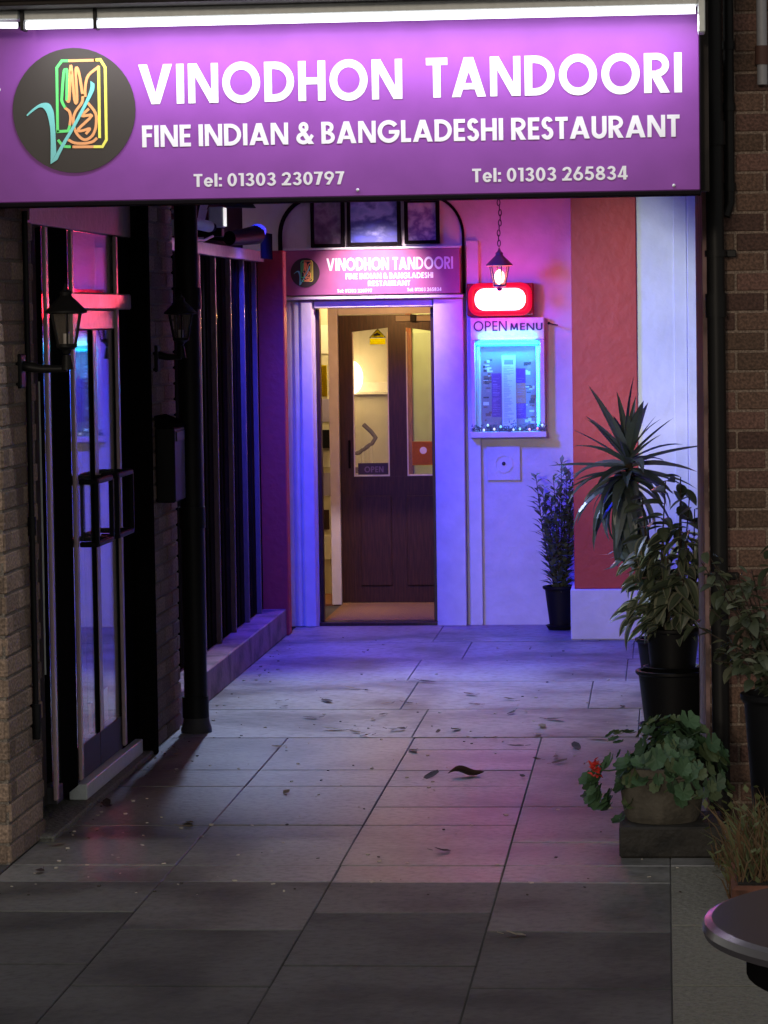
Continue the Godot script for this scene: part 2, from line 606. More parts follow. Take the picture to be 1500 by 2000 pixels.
# ---------- leaves ----------
func strap_leaf(length: float, width: float, droop: float) -> ArrayMesh:
	# grows along +X, arches up then droops
	var b := MB.new()
	var seg := 7
	var p := Vector3.ZERO
	var ang := 0.0
	var L := []
	for k in seg + 1:
		var t := float(k) / seg
		var w := width * 0.5 * minf(1.0, 0.45 + t * 2.2) * (1.0 - pow(t, 2.6))
		L.append([p, w, ang])
		ang -= droop / seg * (0.4 + 1.2 * t)
		p += Vector3(cos(ang), sin(ang), 0) * length / seg
	for k in seg:
		for s in [-1.0, 1.0]:
			var a: Vector3 = L[k][0]
			var c: Vector3 = L[k + 1][0]
			var up0: Vector3 = Vector3(-sin(L[k][2]), cos(L[k][2]), 0) * L[k][1] * 0.35
			var up1: Vector3 = Vector3(-sin(L[k + 1][2]), cos(L[k + 1][2]), 0) * L[k + 1][1] * 0.35
			var e0: Vector3 = a + up0 + Vector3(0, 0, s * L[k][1])
			var e1: Vector3 = c + up1 + Vector3(0, 0, s * L[k + 1][1])
			b.quad(a, e0, e1, c, Vector3(0, 1, 0))
	return b.mesh()

func oval_leaf(length: float, width: float, curl: float, rim := 0.0, inner := 0.0) -> ArrayMesh:
	# leaf blade along +X with a fold on the midrib; rim > 0 keeps only the border beyond that share, inner > 0 only the middle
	var b := MB.new()
	var seg := 7
	var f0 := rim
	var f1 := inner if inner > 0.0 else 1.0
	for k in seg:
		var q := []
		for kk in [k, k + 1]:
			var t: float = float(kk) / seg
			var w := width * 0.5 * pow(sin(PI * pow(t, 0.85)), 0.75) if t > 0.0 and t < 1.0 else 0.0
			var y := -curl * t * t * length
			q.append([t * length, y, w])
		for s in [-1.0, 1.0]:
			var a := Vector3(q[0][0], q[0][1] + q[0][2] * f0 * 0.3, s * q[0][2] * f0)
			var e := Vector3(q[1][0], q[1][1] + q[1][2] * f0 * 0.3, s * q[1][2] * f0)
			var c := Vector3(q[1][0], q[1][1] + q[1][2] * f1 * 0.3, s * q[1][2] * f1)
			var d := Vector3(q[0][0], q[0][1] + q[0][2] * f1 * 0.3, s * q[0][2] * f1)
			b.quad(a, e, c, d, Vector3.UP)
	return b.mesh()

func round_leaf(r: float, rng: RandomNumberGenerator) -> ArrayMesh:
	# scalloped, cupped geranium leaf facing +Y, notch towards -X
	var b := MB.new()
	var N := 22
	var p := []
	for k in N:
		var an := -PI + 0.18 + (TAU - 0.36) * k / (N - 1)
		var rr := r * (0.9 + 0.1 * cos(an * 7.0) + rng.randf_range(-0.03, 0.03))
		p.append(Vector3(cos(an) * rr, r * 0.22 + 0.05 * r * sin(an * 7.0 + 1.0), sin(an) * rr))
	for k in N - 1:
		var m0: Vector3 = p[k] * 0.55 + Vector3(0, -0.03 * r, 0)
		var m1: Vector3 = p[k + 1] * 0.55 + Vector3(0, -0.03 * r, 0)
		b.outw(Vector3.ZERO, m0, m1, Vector3.UP)
		b.quad(m0, p[k], p[k + 1], m1, Vector3.UP)
	return b.mesh()

func leaf_xf(p: Vector3, yaw: float, pitch: float, roll: float, s := 1.0) -> Transform3D:
	return Transform3D(Basis.from_euler(Vector3(0, yaw, 0)) * Basis.from_euler(Vector3(0, 0, pitch)) * Basis.from_euler(Vector3(roll, 0, 0)) * Basis.from_scale(Vector3.ONE * s), p)

# ---------- coach lantern ----------
func lantern_body(t: Node3D, c: Vector3, w: float, h: float, metal: Material, pane: Material):
	# c: centre of the bottom ring; six tapered panes between bars, hooded cap with a finial
	var org := wpos(t)
	var rt := w * 0.5
	var rb := w * 0.3
	var N := 6
	var pt := func(k: int, r: float, y: float) -> Vector3:
		return c + Vector3(cos(TAU * k / N + 0.26) * r, y, sin(TAU * k / N + 0.26) * r)
	for k in N:
		var gb := MB.new(org)
		var mid: Vector3 = (pt.call(k, rt, 0.0) + pt.call(k + 1, rt, 0.0)) * 0.5 - c
		gb.quad(pt.call(k, rb * 0.97, 0.0), pt.call(k + 1, rb * 0.97, 0.0), pt.call(k + 1, rt * 0.97, h), pt.call(k, rt * 0.97, h), mid)
		part(t, "pane", gb.mesh(), pane)
		ptube(t, "glazing_bar", PackedVector3Array([pt.call(k, rb, -0.002), pt.call(k, rt, h)]), w * 0.035, metal, -1.0, 6)
	var b := MB.new(org)
	b.lathe(c, PackedVector2Array([Vector2(rt * 1.02, h), Vector2(rt * 1.32, h + 0.004), Vector2(rt * 1.3, h + w * 0.09), Vector2(rt * 0.8, h + w * 0.34), Vector2(rt * 0.42, h + w * 0.52), Vector2(rt * 0.36, h + w * 0.56), Vector2(rt * 0.38, h + w * 0.66), Vector2(rt * 0.18, h + w * 0.74), Vector2(rt * 0.1, h + w * 0.86), Vector2(0.0, h + w * 0.98)]), 6)
	part(t, "cap", b.mesh(), metal)
	var b2 := MB.new(org)
	b2.lathe(c, PackedVector2Array([Vector2(0.0, -w * 0.3), Vector2(rb * 0.35, -w * 0.27), Vector2(rb * 0.5, -w * 0.16), Vector2(rb * 1.08, -w * 0.06), Vector2(rb * 1.1, 0.004), Vector2(0.0, 0.006)]), 12)
	part(t, "base_cup", b2.mesh(), metal)

func wall_lantern(label: String, wall_x: float, z: float, x: float, y: float, w: float):
	var t := thing("wall_lantern", Vector3(wall_x, y - 0.12, z), label, "lantern", "unlit coach lanterns on the left wall")
	lantern_body(t, Vector3(x, y, z), w, w * 0.95, M.black_iron, M.dusty_glass)
	var b := MB.new(wpos(t))
	b.tube(PackedVector3Array([Vector3(x, y - w * 0.3, z), Vector3(x, y - w * 0.75, z)]), w * 0.12, w * 0.2, 10)
	b.tube(PackedVector3Array([Vector3(x, y - w * 0.72, z), Vector3(lerpf(x, wall_x, 0.5), y - w * 0.72, z), Vector3(wall_x, y - w * 0.6, z)]), w * 0.1, w * 0.17, 8)
	commit(t, "bracket_arm", b, M.black_iron)
	pbox(t, "back_plate", Vector3(wall_x - 0.002, y - w * 1.3, z - w * 0.35), Vector3(wall_x + 0.022, y - w * 0.25, z + w * 0.35), M.black_iron, 0.006)
	ptube(t, "candle_tube", PackedVector3Array([Vector3(x, y, z), Vector3(x, y + w * 0.35, z)]), w * 0.1, M.dusty_white)

var M := {}
func make_materials():
	M.purple = mt(0.29, 0.078, 0.39, 0.42, "soft", 0.7)
	M.purple.metallic_specular = 0.22
	M.sign_small = mt(0.36, 0.12, 0.24, 0.3, "soft", 1.5)
	M.white_letter = mt(0.8, 0.8, 0.82, 0.4)
	M.logo_grey = mt(0.055, 0.048, 0.042, 0.45)
	M.logo_grey.metallic_specular = 0.25
	M.neon_green = mt(0.10, 0.75, 0.16, 0.4)
	M.neon_orange = mt(0.85, 0.36, 0.12, 0.4)
	M.neon_yellow = mt(0.9, 0.85, 0.1, 0.4)
	M.neon_teal = mt(0.16, 0.62, 0.58, 0.4)
	M.black_iron = mt(0.010, 0.0095, 0.0095, 0.48, "soft", 5.0)
	M.black_iron.metallic_specular = 0.3
	M.black_paint = mt(0.008, 0.0075, 0.008, 0.45, "soft", 3.0, 0.05)
	M.black_paint.metallic_specular = 0.0
	M.black_board = mt(0.022, 0.018, 0.017, 0.9, "wood", 1.0, 0.1)
	M.black_board.metallic_specular = 0.0
	M.dark_trim = mt(0.009, 0.007, 0.009, 0.7, "soft", 3.0)
	M.dark_trim.metallic_specular = 0.1
	M.soffit = mt(0.035, 0.026, 0.022, 0.8, "stain", 1.2)
	M.white_metal = mt(0.72, 0.76, 0.74, 0.4, "soft", 4.0)
	M.plaster = mt(0.66, 0.64, 0.66, 0.72, "soft", 0.8, 0.35)
	M.white_wall = mt(0.72, 0.72, 0.70, 0.7, "soft", 0.6, 0.3)
	M.white_gloss = mt(0.68, 0.66, 0.68, 0.4, "soft", 1.1, 0.1)
	M.pink_lit_gloss = mt(0.50, 0.36, 0.36, 0.22, "soft", 2.0, 0.1)  # gloss paint tinted pink for the red sign light falling on it
	M.red_wall = mt(0.50, 0.056, 0.036, 0.62, "soft", 0.9, 0.25)
	M.maroon = mt(0.48, 0.04, 0.04, 0.55, "soft", 1.0, 0.2)
	M.mullion = mt(0.20, 0.125, 0.12, 0.25, "soft", 2.0, 0.1)  # tinted for the pink glow, darkened to hold off the blue light
	M.plinth = mt(0.26, 0.14, 0.21, 0.6, "stain", 1.2, 0.3)
	M.mortar = mt(0.30, 0.26, 0.22, 0.95, "speckle", 3.0, 0.4)
	M.mortar_red = mt(0.40, 0.30, 0.235, 0.95, "speckle", 3.0, 0.4)
	M.bricks_tan = []
	M.bricks_red = []
	for k in 5:
		var f: float = [0.68, 0.85, 1.0, 1.12, 1.3][k]
		M.bricks_tan.append(mt(0.35 * f, 0.25 * f, 0.185 * f, 0.9, "speckle", 2.2, 0.5))
		M.bricks_red.append(mt(0.21 * f, 0.11 * f + 0.012 * (k % 2), 0.085 * f, 0.9, "speckle", 2.2, 0.5))
	M.ground = mt(0.10, 0.096, 0.09, 0.9, "stain", 0.5)
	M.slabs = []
	M.dim_street_slabs = []
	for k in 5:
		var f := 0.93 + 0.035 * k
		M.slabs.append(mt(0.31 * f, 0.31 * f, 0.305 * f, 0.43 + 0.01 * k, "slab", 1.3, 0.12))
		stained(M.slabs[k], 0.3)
		M.dim_street_slabs.append(mt(0.092 * f, 0.093 * f, 0.092 * f, 0.75, "slab", 1.1, 0.2))  # own darker paving, with some of the weaker street light put into the colour
		stained(M.dim_street_slabs[k], 0.35)
	M.light_edge_slab = mt(0.17, 0.17, 0.165, 0.65, "slab", 1.2, 0.15)  # in-between tone that softens the painted light edge across the paving
	stained(M.light_edge_slab, 0.33)
	M.concrete = mt(0.37, 0.365, 0.36, 0.5, "slab", 0.8, 0.2)
	stained(M.concrete, 0.4)
	M.earthy = mt(0.19, 0.185, 0.15, 0.85, "slab", 2.2, 0.7)
	M.glass = glass(0.06)
	M.dark_glass = glass(0.25, Color(0.1, 0.1, 0.12))
	M.dusty_glass = glass(0.16, Color(0.65, 0.6, 0.55))
	M.dusty_white = mt(0.6, 0.55, 0.5, 0.6)
	M.dark_void = mt(0.012, 0.011, 0.014, 0.95)
	M.wood = mt(0.062, 0.022, 0.012, 0.38, "wood", 1.0, 0.05)
	M.wood_light = mt(0.30, 0.10, 0.035, 0.45, "wood", 1.0, 0.05)
	M.cream = mt(0.60, 0.56, 0.42, 0.8, "soft", 0.8)
	M.cream_gloss = mt(0.74, 0.70, 0.58, 0.4, "soft", 2.0)
	M.green_wall = mt(0.40, 0.46, 0.26, 0.8, "soft", 0.8)
	M.mat_brown = mt(0.42, 0.23, 0.08, 0.95, "speckle", 4.0, 0.8)
	M.black_plastic = mt(0.007, 0.007, 0.008, 0.5, "soft", 4.0)
	M.black_plastic.metallic_specular = 0.25
	M.stone_pot = mt(0.11, 0.098, 0.078, 0.9, "stain", 2.5, 0.6)
	M.terracotta = mt(0.20, 0.075, 0.045, 0.9, "stain", 2.0, 0.5)
	M.soil = mt(0.03, 0.022, 0.016, 1.0, "speckle", 5.0, 1.0)
	M.bark = mt(0.09, 0.065, 0.045, 0.95, "speckle", 6.0, 1.0)
	M.paper = mt(0.72, 0.70, 0.62, 0.8)
	M.cloth = mt(0.62, 0.64, 0.60, 0.9, "soft", 3.0)
	M.yellow = leafmat(0.8, 0.76, 0.07, 0.6)
	M.orange = leafmat(0.60, 0.36, 0.09, 0.6)
	M.lead = mt(0.05, 0.047, 0.05, 0.6, "soft", 4.0)
	M.lavender_print = mt(0.3, 0.25, 0.4, 0.6)

func sunless_light(l: Light3D, parent: Node3D, at: Vector3, col: Color, e: float, size := 0.05):
	l.name = "light"
	parent.add_child(l, true)
	l.position = at - wpos(parent)
	l.light_color = col
	l.light_energy = e
	l.light_size = size
	l.shadow_enabled = true
	if l is OmniLight3D:
		l.omni_range = 20.0
		l.omni_attenuation = 2.0
	if l is SpotLight3D:
		l.spot_range = 20.0
		l.spot_attenuation = 2.0

func aim(l: Node3D, dir: Vector3):
	l.basis = Basis.looking_at(dir.normalized(), Vector3.UP if absf(dir.normalized().y) < 0.9 else Vector3.BACK)

func picture_tex(seed_: int, w: int, h: int, pal: Array) -> ImageTexture:
	var f := FastNoiseLite.new()
	f.seed = seed_
	f.frequency = 0.018
	f.fractal_octaves = 5
	var im := Image.create(w, h, false, Image.FORMAT_RGB8)
	for y in h:
		for x in w:
			var v := clampf(f.get_noise_2d(x, y * 1.6) * 0.6 + 0.5 + (float(y) / h - 0.5) * 0.5, 0.0, 0.999)
			var k := v * (pal.size() - 1)
			var c: Color = pal[int(k)]
			im.set_pixel(x, y, c.lerp(pal[int(k) + 1], k - int(k)))
	return ImageTexture.create_from_image(im)

func print_mat(t: Texture2D, rough := 0.5) -> StandardMaterial3D:
	var m := StandardMaterial3D.new()
	m.albedo_texture = t
	m.roughness = rough
	return m

func _ready():
	# ----- camera, sky, light, exposure -----
	var cam := Camera3D.new()
	cam.name = "camera"
	cam.position = Vector3(0, 1.95, 0)
	cam.rotation = Vector3(deg_to_rad(-3.63), deg_to_rad(5.24), deg_to_rad(-0.85))
	cam.fov = 18.925
	cam.near = 0.1
	cam.far = 200.0
	add_child(cam)
	cam.current = true
	var env := Environment.new()
	env.background_mode = Environment.BG_SKY
	var sky := Sky.new()
	var sm := ProceduralSkyMaterial.new()
	sm.sky_top_color = Color(0.20, 0.20, 0.205)
	sm.sky_horizon_color = Color(0.35, 0.345, 0.33)
	sm.ground_bottom_color = Color(0.1, 0.09, 0.08)
	sm.ground_horizon_color = Color(0.3, 0.27, 0.24)
	sky.sky_material = sm
	env.sky = sky
	env.background_energy_multiplier = 7.0
	env.tonemap_mode = Environment.TONE_MAPPER_LINEAR
	env.tonemap_exposure = 1.0
	env.sdfgi_enabled = true
	env.ssao_enabled = true
	env.ssil_enabled = true
	var we := WorldEnvironment.new()
	we.name = "world_environment"
	we.environment = env
	add_child(we)
	var front_fill := DirectionalLight3D.new()
	front_fill.name = "street_fill"  # low fill from the street side, added to light bricks and plants
	front_fill.light_energy = 0.19
	front_fill.light_color = Color(1.0, 0.93, 0.84)
	front_fill.light_angular_distance = 4.0
	front_fill.shadow_enabled = true
	add_child(front_fill)
	aim(front_fill, Vector3(0.12, -0.12, -1.0))
	make_materials()
	build_ground()
	build_left_side()
	build_back_wall()
	build_right_side()
	build_roof()
	build_fascia_sign()
	build_entrance()
	build_wall_fittings()
	build_left_fittings()
	build_plants()
	build_foreground()
	build_litter()
# ===== SECTIONS =====
func build_ground():
	var g := struct("ground")
	pbox(g, "ground_bed", Vector3(-30, -0.5, -30), Vector3(30, -0.006, 14), M.ground, 0.0)
	var pv := struct("pavement")
	var rng := RandomNumberGenerator.new()
	rng.seed = 11
	var slab := func(x0: float, x1: float, z0: float, z1: float, m: Material, gap := 0.0028):
		# z0 nearer, z1 farther; a slab with a little tilt and rounded arrises
		var b := MB.new()
		var c := Vector3((x0 + x1) * 0.5, -0.02 + rng.randf_range(-0.0015, 0.0015), (z0 + z1) * 0.5)
		var h := Vector3((x1 - x0) * 0.5 - gap * 0.5, 0.02, (z0 - z1) * 0.5 - 0.006)
		b.obox(c, h, Basis.from_euler(Vector3(rng.randf_range(-0.0014, 0.0014), rng.randf_range(-0.0006, 0.0006), rng.randf_range(-0.0014, 0.0014))), 0.003)
		part(pv, "paving_slab", b.mesh(), m)
	var cols := [-2.36, -1.76, -1.168, -0.578, 0.008]
	var rows := [[-10.8, -11.66, -12.64, -13.1, -14.12], [-10.8, -11.66, -12.64, -13.1, -14.12], [-10.8, -11.66, -12.1, -12.64, -13.09, -13.72, -14.12], [-10.8, -11.28, -12.1, -13.09, -14.12]]
	for c in 4:
		for r in rows[c].size() - 1:
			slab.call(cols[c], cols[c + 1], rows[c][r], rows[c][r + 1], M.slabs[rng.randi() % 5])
	# street slabs, toned darker for the weaker light, with joints of their own
	var fcols := [-4.16, -3.56, -2.96, -2.36, -1.76, -1.165, -0.578, 0.008]
	var offs := [0.0, 0.55, 0.3, 0.0, 0.29, 0.0, 0.3]
	for c in 7:
		var z := -10.8
		if c >= 3:
			slab.call(fcols[c], fcols[c + 1], -10.475, -10.8, M.slabs[(c * 2) % 5])  # row kept lighter as the lit band under the fascia
			z = -10.475
		var e: float = -9.93 + offs[c]
		while z < -1.5:
			slab.call(fcols[c], fcols[c + 1], e, z, M.light_edge_slab if c >= 3 and z < -10.3 else M.dim_street_slabs[rng.randi() % 5])
			z = e
			e += 0.82
	# worn concrete further in and old mossy paving along the right-hand wall
	var zs := [-14.12, -15.15, -16.3, -17.35, -18.3, -19.3]
	var xs := [-2.34, -1.3, -0.26, 0.62]
	for a in zs.size() - 1:
		for c in 3:
			var sh := 0.14 * sin(a * 2.3 + c)
			slab.call(xs[c] + (0.0 if c == 0 else sh), xs[c + 1] + (0.0 if c == 2 else 0.14 * sin(a * 2.3 + c + 1)), zs[a], zs[a + 1], M.concrete, 0.004)
	for a in [[0.008, 0.4, -10.8, -11.75], [0.008, 0.165, -11.75, -12.9], [0.008, 0.165, -12.9, -14.12]]:
		slab.call(a[0], a[1], a[2], a[3], M.concrete)
	var z2 := -10.8
	for k in 13:
		var e2: float = z2 + [0.62, 0.45, 0.88, 0.7][k % 4]
		slab.call(0.008, 0.56, e2, z2, M.earthy)
		slab.call(0.56, 1.3, e2, z2, M.earthy)
		slab.call(1.3, 2.2, e2, z2, M.dim_street_slabs[k % 5])
		z2 = e2

func build_left_side():
	var rng := RandomNumberGenerator.new()
	rng.seed = 5
	# near brick pier
	var p1 := thing("brick_pier", Vector3(-2.6, 0, -11.3), "tan brick pier under the left end of the purple fascia, nearest the street", "brick pier")
	pbox(p1, "mortar", Vector3(-3.3, 0, -11.40), Vector3(-2.362, 2.985, -10.8), M.mortar, 0.0)
	brick_face(p1, Vector3(-2.362, 0, -10.8), Vector3(0, 0, -1), Vector3(1, 0, 0), 0.59, 2.4, M.bricks_tan, rng)
	brick_face(p1, Vector3(-2.587, 0, -10.8), Vector3(1, 0, 0), Vector3(0, 0, 1), 0.225, 2.34, M.bricks_tan, rng)
	# pier between the door and the long window
	var p2 := thing("brick_pier", Vector3(-2.6, 0, -14.1), "narrow weathered brick pier between the shop door and the black window front", "brick pier")
	pbox(p2, "mortar", Vector3(-3.0, 0, -14.5), Vector3(-2.33, 2.75, -13.64), M.mortar, 0.0)
	brick_face(p2, Vector3(-2.33, 0, -13.64), Vector3(0, 0, -1), Vector3(1, 0, 0), 0.86, 2.72, M.bricks_tan, rng)
	# glazed double shop door with fanlight and sidelight
	var d := thing("shop_door", Vector3(-2.380, 0.000, -12.589), "glazed black double door with fanlight in the left wall, reflecting the lit signs", "door")
	pbox(d, "header_board", Vector3(-2.478, 2.319, -13.631), Vector3(-2.360, 2.737, -11.285), M.pink_lit_gloss)
	pbox(d, "frame_post", Vector3(-2.449, 0.081, -11.650), Vector3(-2.395, 2.317, -11.405), M.soffit)
	pbox(d, "frame_post", Vector3(-2.449, 0.081, -12.14), Vector3(-2.368, 2.317, -11.795), M.black_paint)
	pbox(d, "frame_post", Vector3(-2.449, 0.081, -13.626), Vector3(-2.368, 2.317, -13.179), M.black_paint)
	pbox(d, "sidelight_glass", Vector3(-2.376, 0.150, -11.794), Vector3(-2.373, 2.316, -11.655), M.glass, 0.0)
	pbox(d, "sidelight_sill", Vector3(-2.419, 0.081, -11.786), Vector3(-2.360, 0.148, -11.655), M.lead)
	pbox(d, "fanlight_glass", Vector3(-2.376, 2.070, -13.178), Vector3(-2.373, 2.316, -12.145), M.glass, 0.0)
	pbox(d, "transom_bar", Vector3(-2.439, 1.999, -13.494), Vector3(-2.349, 2.068, -12.097), M.pink_lit_gloss, 0.006)
	pbox(d, "transom_rail", Vector3(-2.429, 1.916, -13.178), Vector3(-2.365, 1.997, -12.236), M.pink_lit_gloss, 0.004)
	for k in 2:
		var z0: float = [-12.15, -12.658][k]
		var z1: float = [-12.648, -13.174][k]
		var leaf := pbox(d, "door_leaf", Vector3(-2.41, 0.087, z1), Vector3(-2.37, 0.23, z0), M.lead, 0.003)
		var lp: Vector3 = d.position
		var mk := func(called: String, lo: Vector3, hi: Vector3, m: Material):
			var b := MB.new(lp)
			b.box(lo, hi, 0.003 if m != M.glass else 0.0)
			return part(leaf, called, b.mesh(), m)
		if k == 0:
			mk.call("stile", Vector3(-2.410, 0.231, -12.648), Vector3(-2.368, 1.914, -12.579), M.black_paint)
			mk.call("glass_pane", Vector3(-2.376, 0.232, -12.577), Vector3(-2.373, 1.913, -12.152), M.glass)
		else:
			mk.call("stile", Vector3(-2.410, 0.231, -12.736), Vector3(-2.368, 1.914, -12.660), M.pink_lit_gloss)
			mk.call("glass_pane", Vector3(-2.376, 0.232, -13.140), Vector3(-2.373, 1.913, -12.738), M.glass)
			mk.call("stile", Vector3(-2.410, 0.231, -13.174), Vector3(-2.368, 1.914, -13.142), M.black_paint)
		# square loop handle
		var hb := MB.new(lp)
		var za: float = [-12.294, -12.766][k]
		var zb: float = [-12.628, -13.12][k]
		for y in [1.045, 1.30]:
			hb.box(Vector3(-2.37, y - 0.011, za - 0.011), Vector3(-2.292, y + 0.011, za + 0.011), 0.004)
			hb.box(Vector3(-2.37, y - 0.011, zb - 0.011), Vector3(-2.292, y + 0.011, zb + 0.011), 0.004)
			hb.box(Vector3(-2.309, y - 0.0105, zb), Vector3(-2.289, y + 0.0105, za), 0.004)
		hb.box(Vector3(-2.3085, 1.045, za - 0.010), Vector3(-2.2895, 1.30, za + 0.010), 0.004)
		hb.box(Vector3(-2.3085, 1.045, zb - 0.010), Vector3(-2.2895, 1.30, zb + 0.010), 0.004)
		part(leaf, "pull_handle", hb.mesh(), M.black_plastic)
	for z in [-11.648, -12.165, -13.17]:  # strips added to carry the pink glow along the jamb edges
		pbox(d, "glow_bead", Vector3(-2.3679, 0.10, z - 0.022), Vector3(-2.352, 2.316, z + 0.018), M.pink_lit_gloss, 0.004)
	pbox(d, "threshold_strip", Vector3(-2.410, 0.020, -13.494), Vector3(-2.336, 0.083, -12.156), M.white_metal)
	pbox(d, "step", Vector3(-2.852, -0.030, -13.631), Vector3(-2.301, 0.019, -11.285), M.earthy, 0.006)
	pbox(d, "jamb_board", Vector3(-2.410, 0.000, -13.629), Vector3(-2.287, 2.737, -13.572), M.black_paint)
	pbox(d, "unlit_room_backing", Vector3(-2.941, 0.020, -13.621), Vector3(-2.803, 2.737, -11.285), M.dark_void, 0.0)  # dark sheet standing in for the unlit room behind the glass
	pbox(d, "door_sticker", Vector3(-2.386, 0.244, -12.559), Vector3(-2.385, 0.367, -12.481), M.paper, 0.0)
	pbox(d, "door_sticker", Vector3(-2.386, 0.249, -12.923), Vector3(-2.385, 0.386, -12.776), M.white_metal, 0.0)
	var cl := thing("white_cloth", Vector3(-2.419, 0.721, -11.723), "pale cloth hanging behind the narrow glass strip beside the shop door", "cloth")
	var cb := MB.new(cl.position)
	var zr := PackedFloat32Array()
	for k in 9:
		zr.append(-11.665 - 0.1 * k / 8.0)
	for k in 8:
		for r in 6:
			var y0 := 1.72 - r * 0.17
			var y1 := y0 - 0.17
			if r == 5:
				y1 += 0.05 * sin(k * 1.3) - 0.02 * k
			var xa := -2.42 + 0.008 * sin(k * 1.7 + r * 0.2)
			var xb := -2.42 + 0.008 * sin((k + 1) * 1.7 + r * 0.2)
			cb.quad(Vector3(xa, y0, zr[k]), Vector3(xb, y0, zr[k + 1]), Vector3(xb, y1, zr[k + 1]), Vector3(xa, y1, zr[k]), Vector3(0.984, 0.000, 0.000))
	commit(cl, "cloth", cb, M.cloth)
	# long black window front on a plinth
	var w := thing("shop_window", Vector3(-2.45, 0, -16.6), "long black-boarded window front with thin mullions coloured as pink-lit on a low maroon plinth", "window")
	pbox(w, "plinth", Vector3(-2.75, 0, -18.72), Vector3(-2.33, 0.165, -14.5), M.plinth, 0.006)
	pbox(w, "header_rail", Vector3(-2.60, 2.297, -18.72), Vector3(-2.43, 2.362, -14.5), M.pink_lit_gloss)
	var mz := [-14.5, -15.05, -15.6, -16.16, -16.73, -17.32, -17.88, -18.42, -18.72]
	for k in mz.size() - 1:
		pbox(w, "window_board", Vector3(-2.52, 0.166, mz[k + 1] + 0.012), Vector3(-2.47, 2.296, mz[k] - 0.012), M.black_board)
		if k > 0:
			pbox(w, "mullion", Vector3(-2.53, 0.166, mz[k] - 0.0118), Vector3(-2.442, 2.296, mz[k] + 0.0118), M.mullion)
		# loose vertical boards standing proud of each bay
		var za: float = mz[k] - 0.05
		while za > mz[k + 1] + 0.12:
			pbox(w, "timber_slat", Vector3(-2.4698, 0.18, za - 0.075), Vector3(-2.458, 2.285, za), M.black_board)
			za -= 0.14
	pbox(w, "upper_wall", Vector3(-2.75, 2.363, -18.72), Vector3(-2.56, 2.758, -14.5), M.dark_trim)
	pbox(w, "end_pilaster", Vector3(-2.75, 0.0, -18.86), Vector3(-2.314, 2.366, -18.722), M.maroon, 0.006)

func build_back_wall():
	var w := thing("restaurant_front", Vector3(-1.8, 0, -19.35), "rendered end wall of the passage around the restaurant entrance, lit blue and purple", "building")
	pbox(w, "wall", Vector3(-3.0, -0.02, -19.42), Vector3(-2.19, 2.8, -19.3), M.plaster, 0.0)
	pbox(w, "wall", Vector3(-1.44, -0.02, -19.42), Vector3(0.9, 2.8, -19.3), M.plaster, 0.0)
	pbox(w, "wall", Vector3(-2.19, 2.01, -19.419), Vector3(-1.44, 2.8, -19.301), M.plaster, 0.0)
	# fluted left pilaster, plain right pilaster, lintel
	var pl := pbox(w, "door_pilaster", Vector3(-2.385, 0.0, -19.2995), Vector3(-2.195, 2.062, -19.262), M.white_gloss, 0.004)
	for a in [[-2.375, -2.335, -19.236], [-2.318, -2.288, -19.236], [-2.272, -2.2, -19.222]]:
		var b := MB.new(w.position)
		b.box(Vector3(a[0], 0.0, -19.264), Vector3(a[1], 2.055, a[2]), 0.006)
		part(pl, "flute", b.mesh(), M.white_gloss)
	pbox(w, "door_pilaster", Vector3(-1.436, 0.0, -19.2995), Vector3(-1.25, 2.062, -19.24), M.white_gloss, 0.005)
	pbox(w, "lintel", Vector3(-2.19, 2.012, -19.2995), Vector3(-1.44, 2.06, -19.25), M.white_gloss, 0.004)
	pbox(w, "lintel_shelf", Vector3(-2.39, 2.064, -19.2995), Vector3(-1.245, 2.084, -19.20), M.white_gloss, 0.004)
	pbox(w, "vertical_moulding", Vector3(-1.229, 0.0, -19.2995), Vector3(-1.149, 2.42, -19.272), M.white_gloss, 0.004)
	var ar := PackedVector3Array([Vector3(-2.40, 2.09, -19.285)])
	for k in 13:
		var an := deg_to_rad(180.0 - 90.0 * k / 12.0)
		ar.append(Vector3(-2.18 + 0.22 * cos(an), 2.47 + 0.235 * sin(an), -19.285))
	var ar2 := PackedVector3Array()
	for k in 13:
		var an := deg_to_rad(90.0 - 90.0 * k / 12.0)
		ar2.append(Vector3(-1.46 + 0.215 * cos(an), 2.45 + 0.25 * sin(an), -19.285))
	ar2.append(Vector3(-1.245, 2.09, -19.285))
	ptube(w, "arch_moulding", ar, 0.014, M.dark_trim)
	ptube(w, "arch_moulding", ar2, 0.009, M.dark_trim)
	# red pillar
	var r := thing("red_pillar", Vector3(-0.36, 0, -18.5), "tall red painted pillar on a white base beside the menu case", "pillar")
	pbox(r, "shaft", Vector3(-0.546, 0.305, -19.299), Vector3(-0.158, 2.759, -18.4), M.red_wall, 0.005)
	pbox(r, "base", Vector3(-0.57, 0.0, -19.298), Vector3(0.3, 0.304, -18.37), M.white_wall, 0.006)
	var ww := thing("white_wall", Vector3(0.2, 0, -18.65), "white rendered wall right of the red pillar, behind the potted plants", "wall")
	pbox(ww, "wall", Vector3(-0.157, 0.3045, -19.29), Vector3(0.9, 2.759, -18.415), M.white_wall, 0.0)
	pbox(ww, "pilaster", Vector3(0.062, 0.305, -18.4149), Vector3(0.14, 2.758, -18.40), M.white_wall, 0.005)
	pbox(ww, "pilaster", Vector3(0.142, 0.305, -18.4149), Vector3(0.61, 2.758, -18.375), M.white_wall, 0.005)

